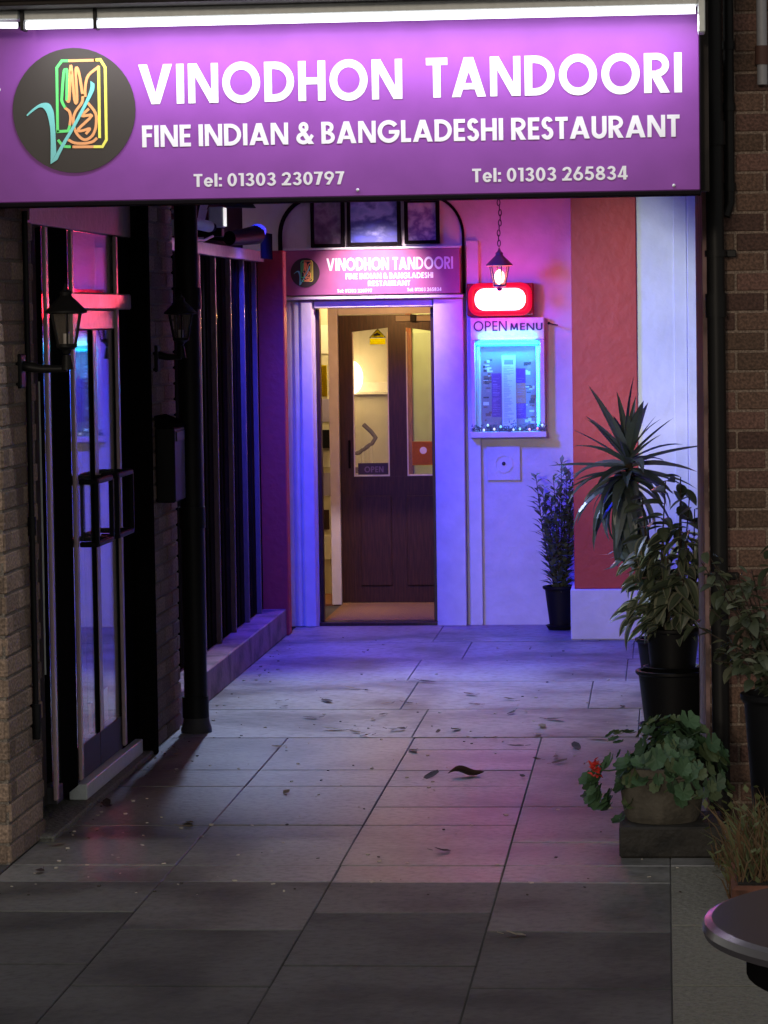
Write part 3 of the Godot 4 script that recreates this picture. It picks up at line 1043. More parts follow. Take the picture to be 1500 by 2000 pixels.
func build_right_side():
	var rng := RandomNumberGenerator.new()
	rng.seed = 9
	var p := thing("brick_wall", Vector3(0.8, 0, -12.5), "dark red brick wall at the right edge with pale mortar joints", "brick wall")
	pbox(p, "mortar", Vector3(0.166, 0, -14.3), Vector3(3.2, 3.9, -11.75), M.mortar_red, 0.0)
	brick_face(p, Vector3(0.166, 0, -11.75), Vector3(1, 0, 0), Vector3(0, 0, 1), 0.67, 3.6, M.bricks_red, rng)
	pbox(p, "side_render", Vector3(0.15, 0, -14.3), Vector3(0.1655, 2.75, -11.80), mt(0.30, 0.19, 0.19, 0.8, "stain", 1.5, 0.4), 0.0)
	var q := thing("return_wall", Vector3(0.7, 0, -16.5), "plain wall closing the right side of the passage behind the brick corner", "wall")
	pbox(q, "wall", Vector3(0.62, 0, -18.6), Vector3(0.8, 2.759, -14.301), M.plaster, 0.0)
	# black downpipe
	var d := thing("downpipe", Vector3(0.197, 0, -11.66), "black downpipe running full height on the right brick corner beside the fascia", "drainpipe")
	ptube(d, "pipe", PackedVector3Array([Vector3(0.205, 0.0, -11.655), Vector3(0.198, 1.9, -11.655), Vector3(0.192, 3.5, -11.655)]), 0.034, M.black_iron, -1.0, 18)
	for y in [0.07, 1.975, 2.62]:
		ptube(d, "pipe_socket", PackedVector3Array([Vector3(0.198, y - 0.045, -11.655), Vector3(0.197, y + 0.045, -11.655)]), 0.0405, M.black_iron, -1.0, 18)
	for y in [2.17, 0.95]:
		var b := MB.new(d.position)
		b.tube(PackedVector3Array([Vector3(0.198, y - 0.012, -11.655), Vector3(0.198, y + 0.012, -11.655)]), 0.042, 0.042, 16)
		b.box(Vector3(0.20, y - 0.014, -11.70), Vector3(0.275, y + 0.014, -11.68), 0.003)
		commit(d, "pipe_clip", b, M.black_iron)
	var d2 := thing("waste_pipe", Vector3(0.255, 0, -11.69), "thin black waste pipe clipped beside the downpipe, ending above head height", "pipe")
	ptube(d2, "pipe", PackedVector3Array([Vector3(0.252, 3.5, -11.70), Vector3(0.252, 2.36, -11.70), Vector3(0.235, 2.31, -11.69)]), 0.02, M.black_iron, -1.0, 12)
	for y in [2.42, 2.72, 2.95]:
		ptube(d2, "pipe_clip", PackedVector3Array([Vector3(0.252, y - 0.015, -11.70), Vector3(0.252, y + 0.015, -11.70)]), 0.025, M.black_iron, -1.0, 12)
	var d3 := thing("grey_pipe", Vector3(0.375, 2.8, -11.70), "short grey pipe with a brown collar high on the right brick wall", "pipe")
	ptube(d3, "pipe", PackedVector3Array([Vector3(0.375, 3.5, -11.70), Vector3(0.378, 2.80, -11.70)]), 0.02, mt(0.3, 0.3, 0.32, 0.5, "soft", 4.0), -1.0, 14)
	ptube(d3, "collar", PackedVector3Array([Vector3(0.376, 2.945, -11.70), Vector3(0.376, 2.875, -11.70)]), 0.026, mt(0.08, 0.035, 0.025, 0.7), -1.0, 14)

func build_roof():
	var c := struct("passage_ceiling")
	pbox(c, "ceiling_board", Vector3(-3.0, 2.76, -14.3), Vector3(0.162, 2.9, -10.96), M.plaster, 0.0)
	pbox(c, "ceiling_board", Vector3(-3.0, 2.76, -19.5), Vector3(0.9, 2.9, -14.3005), M.plaster, 0.0)
	var u := thing("upper_facade", Vector3(-1.4, 3.0, -10.9), "dark brown overhang above the purple fascia", "overhang")
	pbox(u, "backing_wall", Vector3(-3.3, 2.374, -10.958), Vector3(0.164, 3.9, -10.84), M.soffit, 0.0)
	pbox(u, "soffit_board", Vector3(-3.6, 3.03, -10.839), Vector3(0.165, 3.5, -10.42), M.soffit, 0.004)
	pbox(u, "front_batten", Vector3(-3.6, 3.045, -10.419), Vector3(0.165, 3.2, -10.39), M.soffit, 0.006)
	pbox(u, "rear_wall", Vector3(-3.3, 2.9, -11.2), Vector3(0.164, 3.9, -10.96), M.soffit, 0.0)

func build_fascia_sign():
	var s := thing("fascia_sign", Vector3(-1.1, 2.37, -10.74), "wide purple restaurant fascia with white lettering and a round neon-style logo", "sign")
	pbox(s, "sign_board", Vector3(-2.46, 2.373, -10.838), Vector3(0.131, 2.99, -10.74), M.purple, 0.003)
	pbox(s, "bottom_trim", Vector3(-2.46, 2.356, -10.839), Vector3(0.133, 2.3725, -10.733), M.dark_trim, 0.003)
	pbox(s, "end_trim", Vector3(0.1312, 2.373, -10.839), Vector3(0.137, 2.99, -10.736), M.dark_trim, 0.001)
	var L: Material = M.white_letter
	lettering(s, "lettering", "VINODHON", -1.828, -0.899, 2.708, 2.8465, -10.74, 0.0016, 0.195, 0.11, 0.42, L)
	lettering(s, "lettering", "TANDOORI", -0.815, 0.071, 2.71, 2.847, -10.74, 0.0016, 0.195, 0.11, 0.42, L)
	lettering(s, "lettering", "FINE INDIAN & BANGLADESHI RESTAURANT", -1.819, 0.062, 2.558, 2.634, -10.74, 0.0014, 0.195, 0.085, 0.27, L)
	lettering(s, "lettering", "Tel: 01303 230797", -1.639, -1.107, 2.416, 2.461, -10.74, 0.0012, 0.185, 0.09, 0.26, L)
	lettering(s, "lettering", "Tel: 01303 265834", -0.659, -0.119, 2.414, 2.461, -10.74, 0.0012, 0.185, 0.09, 0.26, L)
	logo(s, Vector3(-2.059, 2.692, -10.74), 0.2185, 0.044)
	for p in [Vector3(-2.325, 2.77, -10.738), Vector3(0.04, 2.39, -10.738), Vector3(-1.06, 2.395, -10.738)]:
		var b := MB.new(s.position)
		b.ball(p, Vector3(0.006, 0.006, 0.004), 8, 5)
		commit(s, "fixing_screw", b, M.white_metal)
	# strip light under the overhang
	var t := thing("strip_light", Vector3(-1.1, 2.99, -10.66), "long white fluorescent strip light along the top of the purple fascia", "light")
	pbox(t, "housing", Vector3(-2.21, 2.992, -10.66), Vector3(0.125, 3.029, -10.565), M.white_metal, 0.004)
	pbox(t, "housing", Vector3(-2.55, 2.998, -10.66), Vector3(-2.215, 3.029, -10.565), M.white_metal, 0.004)
	ptube(t, "fluorescent_tube", PackedVector3Array([Vector3(-2.19, 2.976, -10.575), Vector3(0.118, 2.976, -10.575)]), 0.0135, glow(0.93, 0.95, 1.0, 3.2), -1.0, 12)
	ptube(t, "fluorescent_tube", PackedVector3Array([Vector3(-2.54, 2.987, -10.575), Vector3(-2.22, 2.978, -10.575)]), 0.0115, glow(0.93, 0.95, 1.0, 1.6), -1.0, 12)
	for x in [-2.2, -1.945]:
		pbox(t, "strap", Vector3(x - 0.006, 2.958, -10.62), Vector3(x + 0.006, 3.032, -10.550), M.black_iron, 0.002)
	pbox(t, "end_cap", Vector3(0.1255, 2.90, -10.68), Vector3(0.15, 3.03, -10.565), M.white_metal, 0.004)
	var a := AreaLight3D.new()
	a.area_size = Vector2(2.3, 0.02)
	sunless_light(a, t, Vector3(-1.03, 2.96, -10.575), Color(0.95, 0.95, 1.0), 1.45)
	aim(a, Vector3(0, -1.0, -0.2))

func build_entrance():
	# small sign over the entrance
	var s := thing("entrance_sign", Vector3(-1.815, 2.09, -19.25), "small maroon restaurant sign above the entrance door with a glaring lit middle", "sign")
	pbox(s, "sign_board", Vector3(-2.365, 2.092, -19.2985), Vector3(-1.262, 2.375, -19.2), M.sign_small, 0.004)
	pbox(s, "top_trim", Vector3(-2.37, 2.3755, -19.2985), Vector3(-1.258, 2.388, -19.19), M.white_metal, 0.002)
	var L: Material = M.white_letter
	lettering(s, "lettering", "VINODHON TANDOORI", -2.10, -1.305, 2.245, 2.322, -19.2, 0.003, 0.192, 0.085, 0.34, L)
	lettering(s, "lettering", "FINE INDIAN & BANGLADESHI", -1.98, -1.43, 2.19, 2.226, -19.2, 0.003, 0.2, 0.08, 0.27, L)
	lettering(s, "lettering", "RESTAURANT", -1.84, -1.575, 2.145, 2.178, -19.2, 0.003, 0.2, 0.08, 0.27, L)
	lettering(s, "lettering", "Tel: 01303 230797", -2.035, -1.815, 2.106, 2.128, -19.2, 0.003, 0.185, 0.09, 0.26, L)
	lettering(s, "lettering", "Tel: 01303 265834", -1.595, -1.38, 2.108, 2.13, -19.2, 0.003, 0.185, 0.09, 0.26, L)
	logo(s, Vector3(-2.235, 2.235, -19.2), 0.092, 0.06)
	var sp := thing("added_spotlight", Vector3(-1.74, 2.755, -18.45), "unseen small spotlight added to light the entrance sign", "spotlight")  # lamp added to give the sign its bright middle
	ptube(sp, "lamp_body", PackedVector3Array([Vector3(-1.74, 2.757, -18.45), Vector3(-1.74, 2.73, -18.47), Vector3(-1.75, 2.705, -18.52)]), 0.02, M.black_iron, 0.026)
	var eb := MB.new(sp.position)
	eb.ball(Vector3(-1.751, 2.700, -18.53), Vector3(0.014, 0.014, 0.014), 10, 6)
	commit(sp, "lamp_bulb", eb, glow(1.0, 0.85, 0.8, 2.0))
	var sl := SpotLight3D.new()
	sl.spot_angle = 30.0
	sl.spot_angle_attenuation = 1.0
	sunless_light(sl, sp, Vector3(-1.752, 2.695, -18.545), Color(1.0, 0.86, 0.90), 5.0, 0.03)
	aim(sl, Vector3(-0.05, -0.60, -0.66))
	# lobby between the doorway and the inner door
	var v := thing("entrance_lobby", Vector3(-1.9, 0, -20.1), "shallow warm-lit lobby behind the open entrance doorway", "lobby")
	pbox(v, "side_wall", Vector3(-1.438, 0, -20.85), Vector3(-1.36, 2.1, -19.425), M.cream, 0.0)
	pbox(v, "side_wall", Vector3(-2.62, 0, -20.85), Vector3(-2.5, 2.1, -19.425), M.cream, 0.0)
	pbox(v, "lobby_ceiling", Vector3(-2.62, 2.04, -20.85), Vector3(-1.36, 2.1, -19.425), M.cream, 0.0)
	pbox(v, "door_mat", Vector3(-2.19, -0.01, -20.70), Vector3(-1.44, 0.012, -19.44), M.mat_brown, 0.003)
	pbox(v, "threshold", Vector3(-2.19, -0.01, -19.43), Vector3(-1.44, 0.022, -19.29), M.wood, 0.005)
	pbox(v, "frame_edge", Vector3(-2.188, 0.023, -19.41), Vector3(-2.165, 2.008, -19.33), M.wood, 0.002)
	pbox(v, "frame_edge", Vector3(-1.462, 0.023, -19.41), Vector3(-1.4405, 2.008, -19.33), M.wood, 0.002)
	pbox(v, "inner_frame", Vector3(-2.262, 0.0, -20.80), Vector3(-2.196, 2.039, -20.70), M.white_gloss, 0.004)
	pbox(v, "inner_frame", Vector3(-2.195, 1.97, -20.80), Vector3(-1.439, 2.039, -20.70), M.white_gloss, 0.004)
	# inner door
	var d := thing("entrance_door", Vector3(-1.82, 0, -20.74), "dark brown panelled wooden entrance door with two slanted glazed openings", "door")
	var z0 := -20.77
	var z1 := -20.73
	var pr := func(parent: Node3D, called: String, poly: PackedVector2Array, a: float, b: float, m: Material):
		var q := MB.new(d.position)
		q.prism(poly, a, b)
		return part(parent, called, q.mesh(), m)
	pr.call(d, "stile", rect(-2.193, 0.012, -2.102, 1.965), z0, z1, M.wood)
	pr.call(d, "stile", rect(-1.857, 0.872, -1.738, 1.965), z0, z1, M.wood)
	pr.call(d, "stile", rect(-1.50, 0.012, -1.4385, 1.965), z0, z1, M.wood)
	pr.call(d, "bottom_rail", rect(-2.1018, 0.012, -1.5002, 0.8718), z0, z1, M.wood)
	pr.call(d, "top_rail", pg([-2.1018, 1.852, -1.8572, 1.878, -1.8572, 1.965, -2.1018, 1.965]), z0, z1, M.wood)
	pr.call(d, "top_rail", pg([-1.7378, 1.878, -1.5002, 1.842, -1.5002, 1.965, -1.7378, 1.965]), z0, z1, M.wood)
	for x in [[-2.06, -1.85], [-1.745, -1.52]]:
		var b := MB.new(d.position)
		b.box(Vector3(x[0], 0.13, -20.7298), Vector3(x[1], 0.74, -20.718), 0.008)
		commit(d, "raised_panel", b, M.wood)
	for x in [[-2.1016, -1.8574], [-1.7376, -1.5004]]:
		pbox(d, "glass_pane", Vector3(x[0], 0.873, -20.752), Vector3(x[1], 1.876 if x[0] < -2 else 1.84, -20.748), M.glass, 0.0)
		var bd := MB.new(d.position)
		for e in [[x[0], x[0] + 0.008], [x[1] - 0.008, x[1]]]:
			bd.box(Vector3(e[0], 0.873, -20.747), Vector3(e[1], 1.85, -20.735), 0.001)
		bd.box(Vector3(x[0] + 0.0085, 0.873, -20.7469), Vector3(x[1] - 0.0085, 0.882, -20.735), 0.001)
		commit(d, "glazing_bead", bd, M.cream_gloss)
	pbox(d, "door_pull", Vector3(-2.135, 0.93, -20.729), Vector3(-2.122, 1.12, -20.70), M.dark_trim)
	pbox(d, "door_closer", Vector3(-1.80, 1.92, -20.729), Vector3(-1.535, 1.958, -20.69), M.cream, 0.003)
	pbox(d, "closer_arm", Vector3(-1.70, 1.915, -20.689), Vector3(-1.66, 1.966, -20.67), M.black_iron, 0.003)
	# notices fixed on the glass
	var n1 := thing("orange_notice", Vector3(-1.63, 0.945, -20.74), "square orange notice with a pale round mark on the right door pane", "notice")
	pbox(n1, "card", Vector3(-1.703, 0.945, -20.7345), Vector3(-1.557, 1.106, -20.732), M.orange, 0.0)
	var nb := MB.new(n1.position)
	nb.prism(ngon(-1.628, 1.045, 0.024, 20), -20.732, -20.7312)
	commit(n1, "round_mark", nb, M.paper)
	var n2 := thing("open_plaque", Vector3(-1.97, 0.875, -20.74), "small black plaque with faint lettering at the foot of the left door pane", "plaque")
	pbox(n2, "plate", Vector3(-2.073, 0.884, -20.7345), Vector3(-1.868, 0.963, -20.728), mt(0.035, 0.022, 0.026, 0.4), 0.002)
	lettering(n2, "lettering", "OPEN", -2.03, -1.90, 0.900, 0.940, -20.728, 0.001, 0.2, 0.12, 0.3, mt(0.16, 0.12, 0.14, 0.5))
	var n3 := thing("warning_sign", Vector3(-1.927, 1.765, -20.74), "yellow triangular warning sign above a yellow caption on the left door pane", "warning sign")
	var wb := MB.new(n3.position)
	wb.prism(pg([-1.985, 1.812, -1.87, 1.812, -1.927, 1.872]), -20.7345, -20.733)
	commit(n3, "triangle", wb, M.yellow)
	var wb2 := MB.new(n3.position)
	for e in [pg([-1.985, 1.812, -1.87, 1.812, -1.875, 1.817, -1.98, 1.817]), pg([-1.985, 1.812, -1.98, 1.812, -1.925, 1.868, -1.928, 1.872]), pg([-1.87, 1.812, -1.875, 1.812, -1.929, 1.868, -1.926, 1.872]), pg([-1.955, 1.825, -1.915, 1.825, -1.907, 1.834, -1.93, 1.846, -1.95, 1.838])]:
		wb2.prism(e, -20.733, -20.7325)
	commit(n3, "triangle_border", wb2, M.black_iron)
	pbox(n3, "caption", Vector3(-1.98, 1.766, -20.7345), Vector3(-1.875, 1.806, -20.733), M.yellow, 0.0)
	# hallway
	var h := thing("hallway", Vector3(-1.9, 0, -22.3), "cream-painted hallway seen through the entrance door glass", "hallway")
	pbox(h, "end_wall", Vector3(-3.4, 0, -23.72), Vector3(-0.6, 2.6, -23.6), M.cream, 0.0)
	pbox(h, "side_wall", Vector3(-3.5, 0, -23.6), Vector3(-3.38, 2.6, -20.86), M.cream, 0.0)
	pbox(h, "side_wall", Vector3(-0.72, 0, -23.6), Vector3(-0.6, 2.6, -20.86), M.cream, 0.0)
	pbox(h, "front_wall", Vector3(-3.5, 0, -20.859), Vector3(-2.502, 2.6, -20.78), M.cream, 0.0)
	pbox(h, "front_wall", Vector3(-1.358, 0, -20.859), Vector3(-0.6, 2.6, -20.78), M.cream, 0.0)
	pbox(h, "front_wall", Vector3(-2.5, 2.101, -20.858), Vector3(-1.36, 2.6, -20.782), M.cream, 0.0)
	pbox(h, "hall_ceiling", Vector3(-3.5, 2.6, -23.72), Vector3(-0.6, 2.7, -20.78), M.cream_gloss, 0.0)
	pbox(h, "hall_floor", Vector3(-3.5, -0.03, -23.72), Vector3(-0.6, 0.004, -20.71), M.wood_light, 0.0)
	pbox(h, "green_partition", Vector3(-1.765, 0.005, -21.7), Vector3(-1.0, 2.599, -21.6), M.green_wall, 0.0)
	pbox(h, "door_post", Vector3(-1.808, 0.005, -21.72), Vector3(-1.766, 2.599, -21.58), M.wood_light, 0.003)
	pbox(h, "wall_ledge", Vector3(-2.52, 1.355, -23.599), Vector3(-2.10, 1.38, -23.56), M.cream_gloss, 0.004)
	pbox(h, "ledge_panel", Vector3(-2.50, 1.3805, -23.599), Vector3(-2.11, 1.45, -23.585), M.cream_gloss, 0.004)
	var hl := thing("added_ceiling_lamp", Vector3(-1.95, 2.45, -21.2), "unseen round ceiling lamp added to light the hallway, above the glazed door", "lamp")  # out of sight, added to brighten the hall and the green partition
	var hb2 := MB.new(hl.position)
	hb2.ball(Vector3(-1.95, 2.5, -21.2), Vector3(0.12, 0.09, 0.12), 16, 10)
	commit(hl, "lamp_globe", hb2, glow(1.0, 0.8, 0.45, 2.0))
	var hol := OmniLight3D.new()
	sunless_light(hol, hl, Vector3(-1.95, 2.5, -21.2), Color(1.0, 0.87, 0.64), 1.9, 0.09)
	var ll2 := thing("added_ceiling_lamp", Vector3(-1.82, 2.0, -19.85), "unseen small ceiling lamp added to light the lobby in front of the wooden door", "lamp")  # out of sight, added to warm the mat and the door front
	var hb3 := MB.new(ll2.position)
	hb3.ball(Vector3(-1.82, 2.025, -19.85), Vector3(0.04, 0.012, 0.04), 14, 6)
	commit(ll2, "lamp_globe", hb3, glow(1.0, 0.78, 0.45, 1.5))
	var lol := OmniLight3D.new()
	sunless_light(lol, ll2, Vector3(-1.82, 2.02, -19.85), Color(1.0, 0.72, 0.42), 0.45, 0.03)
	var wl := thing("wall_lamp", Vector3(-2.385, 1.49, -23.5), "glowing oval wall lamp half hidden by the door stile", "lamp")
	var lb := MB.new(wl.position)
	lb.ball(Vector3(-2.385, 1.49, -23.5), Vector3(0.085, 0.128, 0.07), 18, 12)
	commit(wl, "lamp_globe", lb, glow(1.0, 0.78, 0.42, 4.0))
	var ol := OmniLight3D.new()
	sunless_light(ol, wl, Vector3(-2.385, 1.49, -23.5), Color(1.0, 0.84, 0.58), 0.2, 0.07)
	# stair rail end
	var sr := thing("stair_rail", Vector3(-2.3, 0, -23.1), "dark curled handrail end on pale balusters inside the hallway", "handrail")
	ptube(sr, "handrail", PackedVector3Array([Vector3(-2.45, 0.90, -23.1), Vector3(-2.30, 0.93, -23.1), Vector3(-2.20, 1.0, -23.1), Vector3(-2.175, 1.04, -23.12), Vector3(-2.21, 1.085, -23.14), Vector3(-2.27, 1.14, -23.16)]), 0.017, mt(0.09, 0.07, 0.04, 0.4), -1.0, 10)
	for x in [-2.33, -2.27, -2.21]:
		ptube(sr, "baluster", PackedVector3Array([Vector3(x, 0.02, -23.1), Vector3(x, 0.95 + (x + 2.33) * 0.5, -23.1)]), 0.012, M.cream_gloss, -1.0, 8)
	pbox(sr, "base_rail", Vector3(-2.45, 0.775, -23.13), Vector3(-2.20, 0.82, -23.07), mt(0.10, 0.06, 0.07, 0.6))
	# papers and boxes seen in the gap left of the door
	var nbd := thing("notice_board", Vector3(-2.38, 0, -21.5), "cream panel with pinned papers and a black box left of the wooden door", "notice board")
	pbox(nbd, "panel", Vector3(-2.75, 0.005, -21.56), Vector3(-2.30, 2.599, -21.5), M.cream, 0.0)
	for a in [[-2.43, -2.34, 1.70, 1.90, 0], [-2.43, -2.36, 1.40, 1.62, 1], [-2.42, -2.345, 1.22, 1.38, 2], [-2.44, -2.33, 1.035, 1.165, 3], [-2.43, -2.34, 0.90, 1.02, 0], [-2.43, -2.335, 0.70, 0.86, 2], [-2.43, -2.36, 0.46, 0.60, 4], [-2.43, -2.335, 0.25, 0.42, 0]]:
		pbox(nbd, "pinned_paper" if a[4] != 3 else "black_box", Vector3(a[0], a[2], -21.499), Vector3(a[1], a[3], -21.495 if a[4] != 3 else -21.44), [M.paper, M.yellow, M.lavender_print, M.black_plastic, M.wood][a[4]], 0.001)

func ngon(x: float, y: float, r: float, n: int) -> PackedVector2Array:
	var p := PackedVector2Array()
	for k in n:
		p.append(Vector2(x + r * cos(TAU * k / n), y + r * sin(TAU * k / n)))
	return p

func rounded(x0: float, y0: float, x1: float, y1: float, r: float) -> PackedVector2Array:
	var p := PackedVector2Array()
	for c in [[x1 - r, y1 - r, 0.0], [x0 + r, y1 - r, 90.0], [x0 + r, y0 + r, 180.0], [x1 - r, y0 + r, 270.0]]:
		for k in 7:
			var an := deg_to_rad(c[2] + 15.0 * k)
			p.append(Vector2(c[0] + r * cos(an), c[1] + r * sin(an)))
	return p

func build_wall_fittings():
	# illuminated sign box
	var o := thing("led_sign", Vector3(-1.01, 1.95, -19.2), "white-hot lit sign with a red border above the menu case", "illuminated sign")
	pbox(o, "sign_case", Vector3(-1.222, 1.948, -19.298), Vector3(-0.806, 2.15, -19.2200), mt(0.22, 0.006, 0.015, 0.4), 0.006)
	var b := MB.new(o.position)
	b.prism(rounded(-1.172, 1.982, -0.856, 2.118, 0.062), -19.2198, -19.2050)
	commit(o, "lit_face", b, glow(1.0, 0.24, 0.32, 14.0))
	var rb := MB.new(o.position)
	var rp := PackedVector3Array()
	for p in rounded(-1.198, 1.962, -0.830, 2.138, 0.055):
		rp.append(Vector3(p.x, p.y, -19.2130))
	rp.append(rp[0])
	rb.tube(rp, 0.016, 0.016, 8, false)
	var bm := glow(1.0, 0.004, 0.05, 0.75)
	bm.albedo_color = Color(0.35, 0.02, 0.05)
	commit(o, "neon_border", rb, bm)
	var ra := AreaLight3D.new()
	ra.area_size = Vector2(0.36, 0.15)
	sunless_light(ra, o, Vector3(-1.014, 2.05, -19.1900), Color(1.0, 0.13, 0.20), 0.4)
	aim(ra, Vector3(0, 0, 1))
	var ro := OmniLight3D.new()
	sunless_light(ro, o, Vector3(-1.01, 2.05, -19.0), Color(1.0, 0.12, 0.32), 0.13, 0.12)
	# menu case
	var m := thing("menu_case", Vector3(-0.975, 1.19, -19.25), "white wall menu case glowing cyan inside under the words OPEN MENU", "menu board")
	pbox(m, "header_panel", Vector3(-1.205, 1.795, -19.298), Vector3(-0.742, 1.935, -19.2200), M.white_metal, 0.004)
	pbox(m, "case_side", Vector3(-1.205, 1.222, -19.298), Vector3(-1.178, 1.7945, -19.2200), M.white_metal, 0.003)
	pbox(m, "case_side", Vector3(-0.769, 1.222, -19.298), Vector3(-0.742, 1.7945, -19.2200), M.white_metal, 0.003)
	pbox(m, "sill", Vector3(-1.215, 1.185, -19.298), Vector3(-0.732, 1.2215, -19.2000), M.white_gloss, 0.004)
	pbox(m, "back_panel", Vector3(-1.1775, 1.222, -19.298), Vector3(-0.7695, 1.7945, -19.285), M.white_gloss, 0.0)
	lettering(m, "lettering", "OPEN", -1.183, -0.975, 1.852, 1.915, -19.2200, 0.002, 0.135, 0.14, 0.3, mt(0.06, 0.03, 0.10, 0.5))
	lettering(m, "lettering", "MENU", -0.957, -0.752, 1.855, 1.90, -19.2200, 0.002, 0.16, 0.14, 0.3, mt(0.02, 0.03, 0.09, 0.5))
	var im := Image.create(192, 288, false, Image.FORMAT_RGB8)
	im.fill(Color(0.52, 0.46, 0.47))
	var r := RandomNumberGenerator.new()
	r.seed = 3
	im.fill_rect(Rect2i(0, 0, 192, 34), Color(0.55, 0.45, 0.42))
	for c in 2:
		var x0: int = [4, 150][c]
		for k in 34:
			im.fill_rect(Rect2i(x0 + r.randi() % 24, 38 + r.randi() % 235, 6 + r.randi() % 16, 4 + r.randi() % 9), [Color(0.85, 0.82, 0.78), Color(0.16, 0.1, 0.1), Color(0.45, 0.28, 0.2), Color(0.6, 0.5, 0.5)][r.randi() % 4])
	im.fill_rect(Rect2i(36, 90, 34, 150), Color(0.36, 0.1, 0.5))
	im.fill_rect(Rect2i(122, 74, 34, 50), Color(0.36, 0.1, 0.5))
	im.fill_rect(Rect2i(122, 124, 34, 70), Color(0.72, 0.42, 0.3))
	im.fill_rect(Rect2i(122, 194, 34, 52), Color(0.36, 0.1, 0.5))
	for k in 26:
		im.fill_rect(Rect2i(74, 40 + k * 9, 12 + r.randi() % 30, 2), Color(0.2, 0.16, 0.2))
	for k in 40:
		var yy := 96 + r.randi() % 140
		im.fill_rect(Rect2i(40, yy, 8 + r.randi() % 20, 1), Color(0.6, 0.45, 0.7))
		im.fill_rect(Rect2i(126, yy, 8 + r.randi() % 20, 1), Color(0.6, 0.5, 0.6))
	var page := MB.new(m.position)
	page.uvquad(Vector3(-1.142, 1.752, -19.28), Vector3(-0.80, 1.752, -19.28), Vector3(-0.80, 1.225, -19.28), Vector3(-1.142, 1.225, -19.28))
	commit(m, "menu_sheet", page, print_mat(ImageTexture.create_from_image(im)))
	var im2 := Image.create(48, 208, false, Image.FORMAT_RGB8)
	im2.fill(Color(0.82, 0.85, 0.88))
	for k in 46:
		im2.fill_rect(Rect2i(6, 32 + k * 4 - k / 2, 10 + r.randi() % 26, 1), Color(0.45, 0.5, 0.62))
	im2.fill_rect(Rect2i(8, 12, 32, 14), Color(0.5, 0.52, 0.6))
	var page2 := MB.new(m.position)
	page2.uvquad(Vector3(-1.012, 1.70, -19.268), Vector3(-0.925, 1.70, -19.268), Vector3(-0.925, 1.235, -19.268), Vector3(-1.012, 1.235, -19.268))
	commit(m, "menu_leaflet", page2, print_mat(ImageTexture.create_from_image(im2)))
	pbox(m, "inner_frame", Vector3(-1.168, 1.755, -19.2845), Vector3(-0.779, 1.77, -19.26), M.lead, 0.002)
	pbox(m, "inner_frame", Vector3(-1.168, 1.2225, -19.2845), Vector3(-1.15, 1.7545, -19.26), M.white_gloss, 0.002)
	pbox(m, "inner_frame", Vector3(-0.797, 1.2225, -19.2845), Vector3(-0.779, 1.7545, -19.26), M.white_gloss, 0.002)
	pbox(m, "cover_glass", Vector3(-1.1775, 1.2225, -19.2290), Vector3(-0.7695, 1.794, -19.2260), M.glass, 0.0)
	pbox(m, "led_strip", Vector3(-1.16, 1.782, -19.268), Vector3(-0.785, 1.7935, -19.248), glow(0.08, 0.85, 1.0, 1.2), 0.0)
	var ca := AreaLight3D.new()
	ca.area_size = Vector2(0.37, 0.02)
	sunless_light(ca, m, Vector3(-0.973, 1.778, -19.256), Color(0.05, 0.66, 1.0), 1.5)
	aim(ca, Vector3(0, -1, -0.12))
	pbox(m, "led_strip", Vector3(-0.7775, 1.26, -19.262), Vector3(-0.7725, 1.76, -19.246), glow(0.04, 0.5, 1.0, 1.0), 0.0)
	var cs := AreaLight3D.new()
	cs.area_size = Vector2(0.012, 0.5)
	sunless_light(cs, m, Vector3(-0.781, 1.50, -19.254), Color(0.05, 0.5, 1.0), 0.35)
	aim(cs, Vector3(-1, 0, -0.12))
	# second strip on the outside ledge, washing the header
	pbox(m, "led_strip", Vector3(-1.14, 1.796, -19.2195), Vector3(-0.80, 1.802, -19.2140), glow(0.08, 0.85, 1.0, 1.0), 0.0)
	var ca2 := AreaLight3D.new()
	ca2.area_size = Vector2(0.34, 0.012)
	sunless_light(ca2, m, Vector3(-0.97, 1.803, -19.2050), Color(0.10, 0.80, 1.0), 0.10)
	aim(ca2, Vector3(0, 1, -0.5))
	# tinsel with tiny coloured lights along the sill
	var f := thing("fairy_lights", Vector3(-0.97, 1.222, -19.2100), "string of tiny fairy lights and tinsel lying along the menu case sill", "fairy lights")
	var tb := MB.new(f.position)
	for k in 260:
		var c := Vector3(r.randf_range(-1.205, -0.74), 1.226 + absf(r.randfn(0.0, 0.02)), r.randf_range(-19.2150, -19.2020))
		var dr := Vector3(r.randf_range(-1, 1), r.randf_range(-0.3, 1), r.randf_range(-0.6, 0.6)).normalized() * r.randf_range(0.012, 0.03)
		var sd := dr.cross(Vector3(0, 0.3, 1)).normalized() * 0.004
		tb.outw(c - sd, c + sd, c + dr, Vector3(0, 0, 1))
	var tin := commit(f, "tinsel", tb, mt(0.10, 0.13, 0.12, 0.3))
	tin.set_meta("kind", "stuff")
	for a in [[-1.10, 1.265, 0.5, 1.0, 0.95], [-1.125, 1.235, 0.8, 1.0, 0.95], [-1.02, 1.255, 0.2, 1.0, 0.9], [-1.06, 1.24, 0.9, 1.0, 0.6], [-0.79, 1.242, 1.0, 0.3, 0.3], [-0.76, 1.262, 0.5, 1.0, 1.0], [-0.90, 1.24, 0.3, 1.0, 0.4], [-0.94, 1.235, 0.6, 0.9, 0.7], [-0.84, 1.236, 1.0, 0.5, 0.6]]:
		var bb := MB.new(f.position)
		bb.ball(Vector3(a[0], a[1], -19.1980), Vector3(0.007, 0.009, 0.007), 8, 5)
		commit(f, "bulb", bb, glow(a[2], a[3], a[4], 0.9))
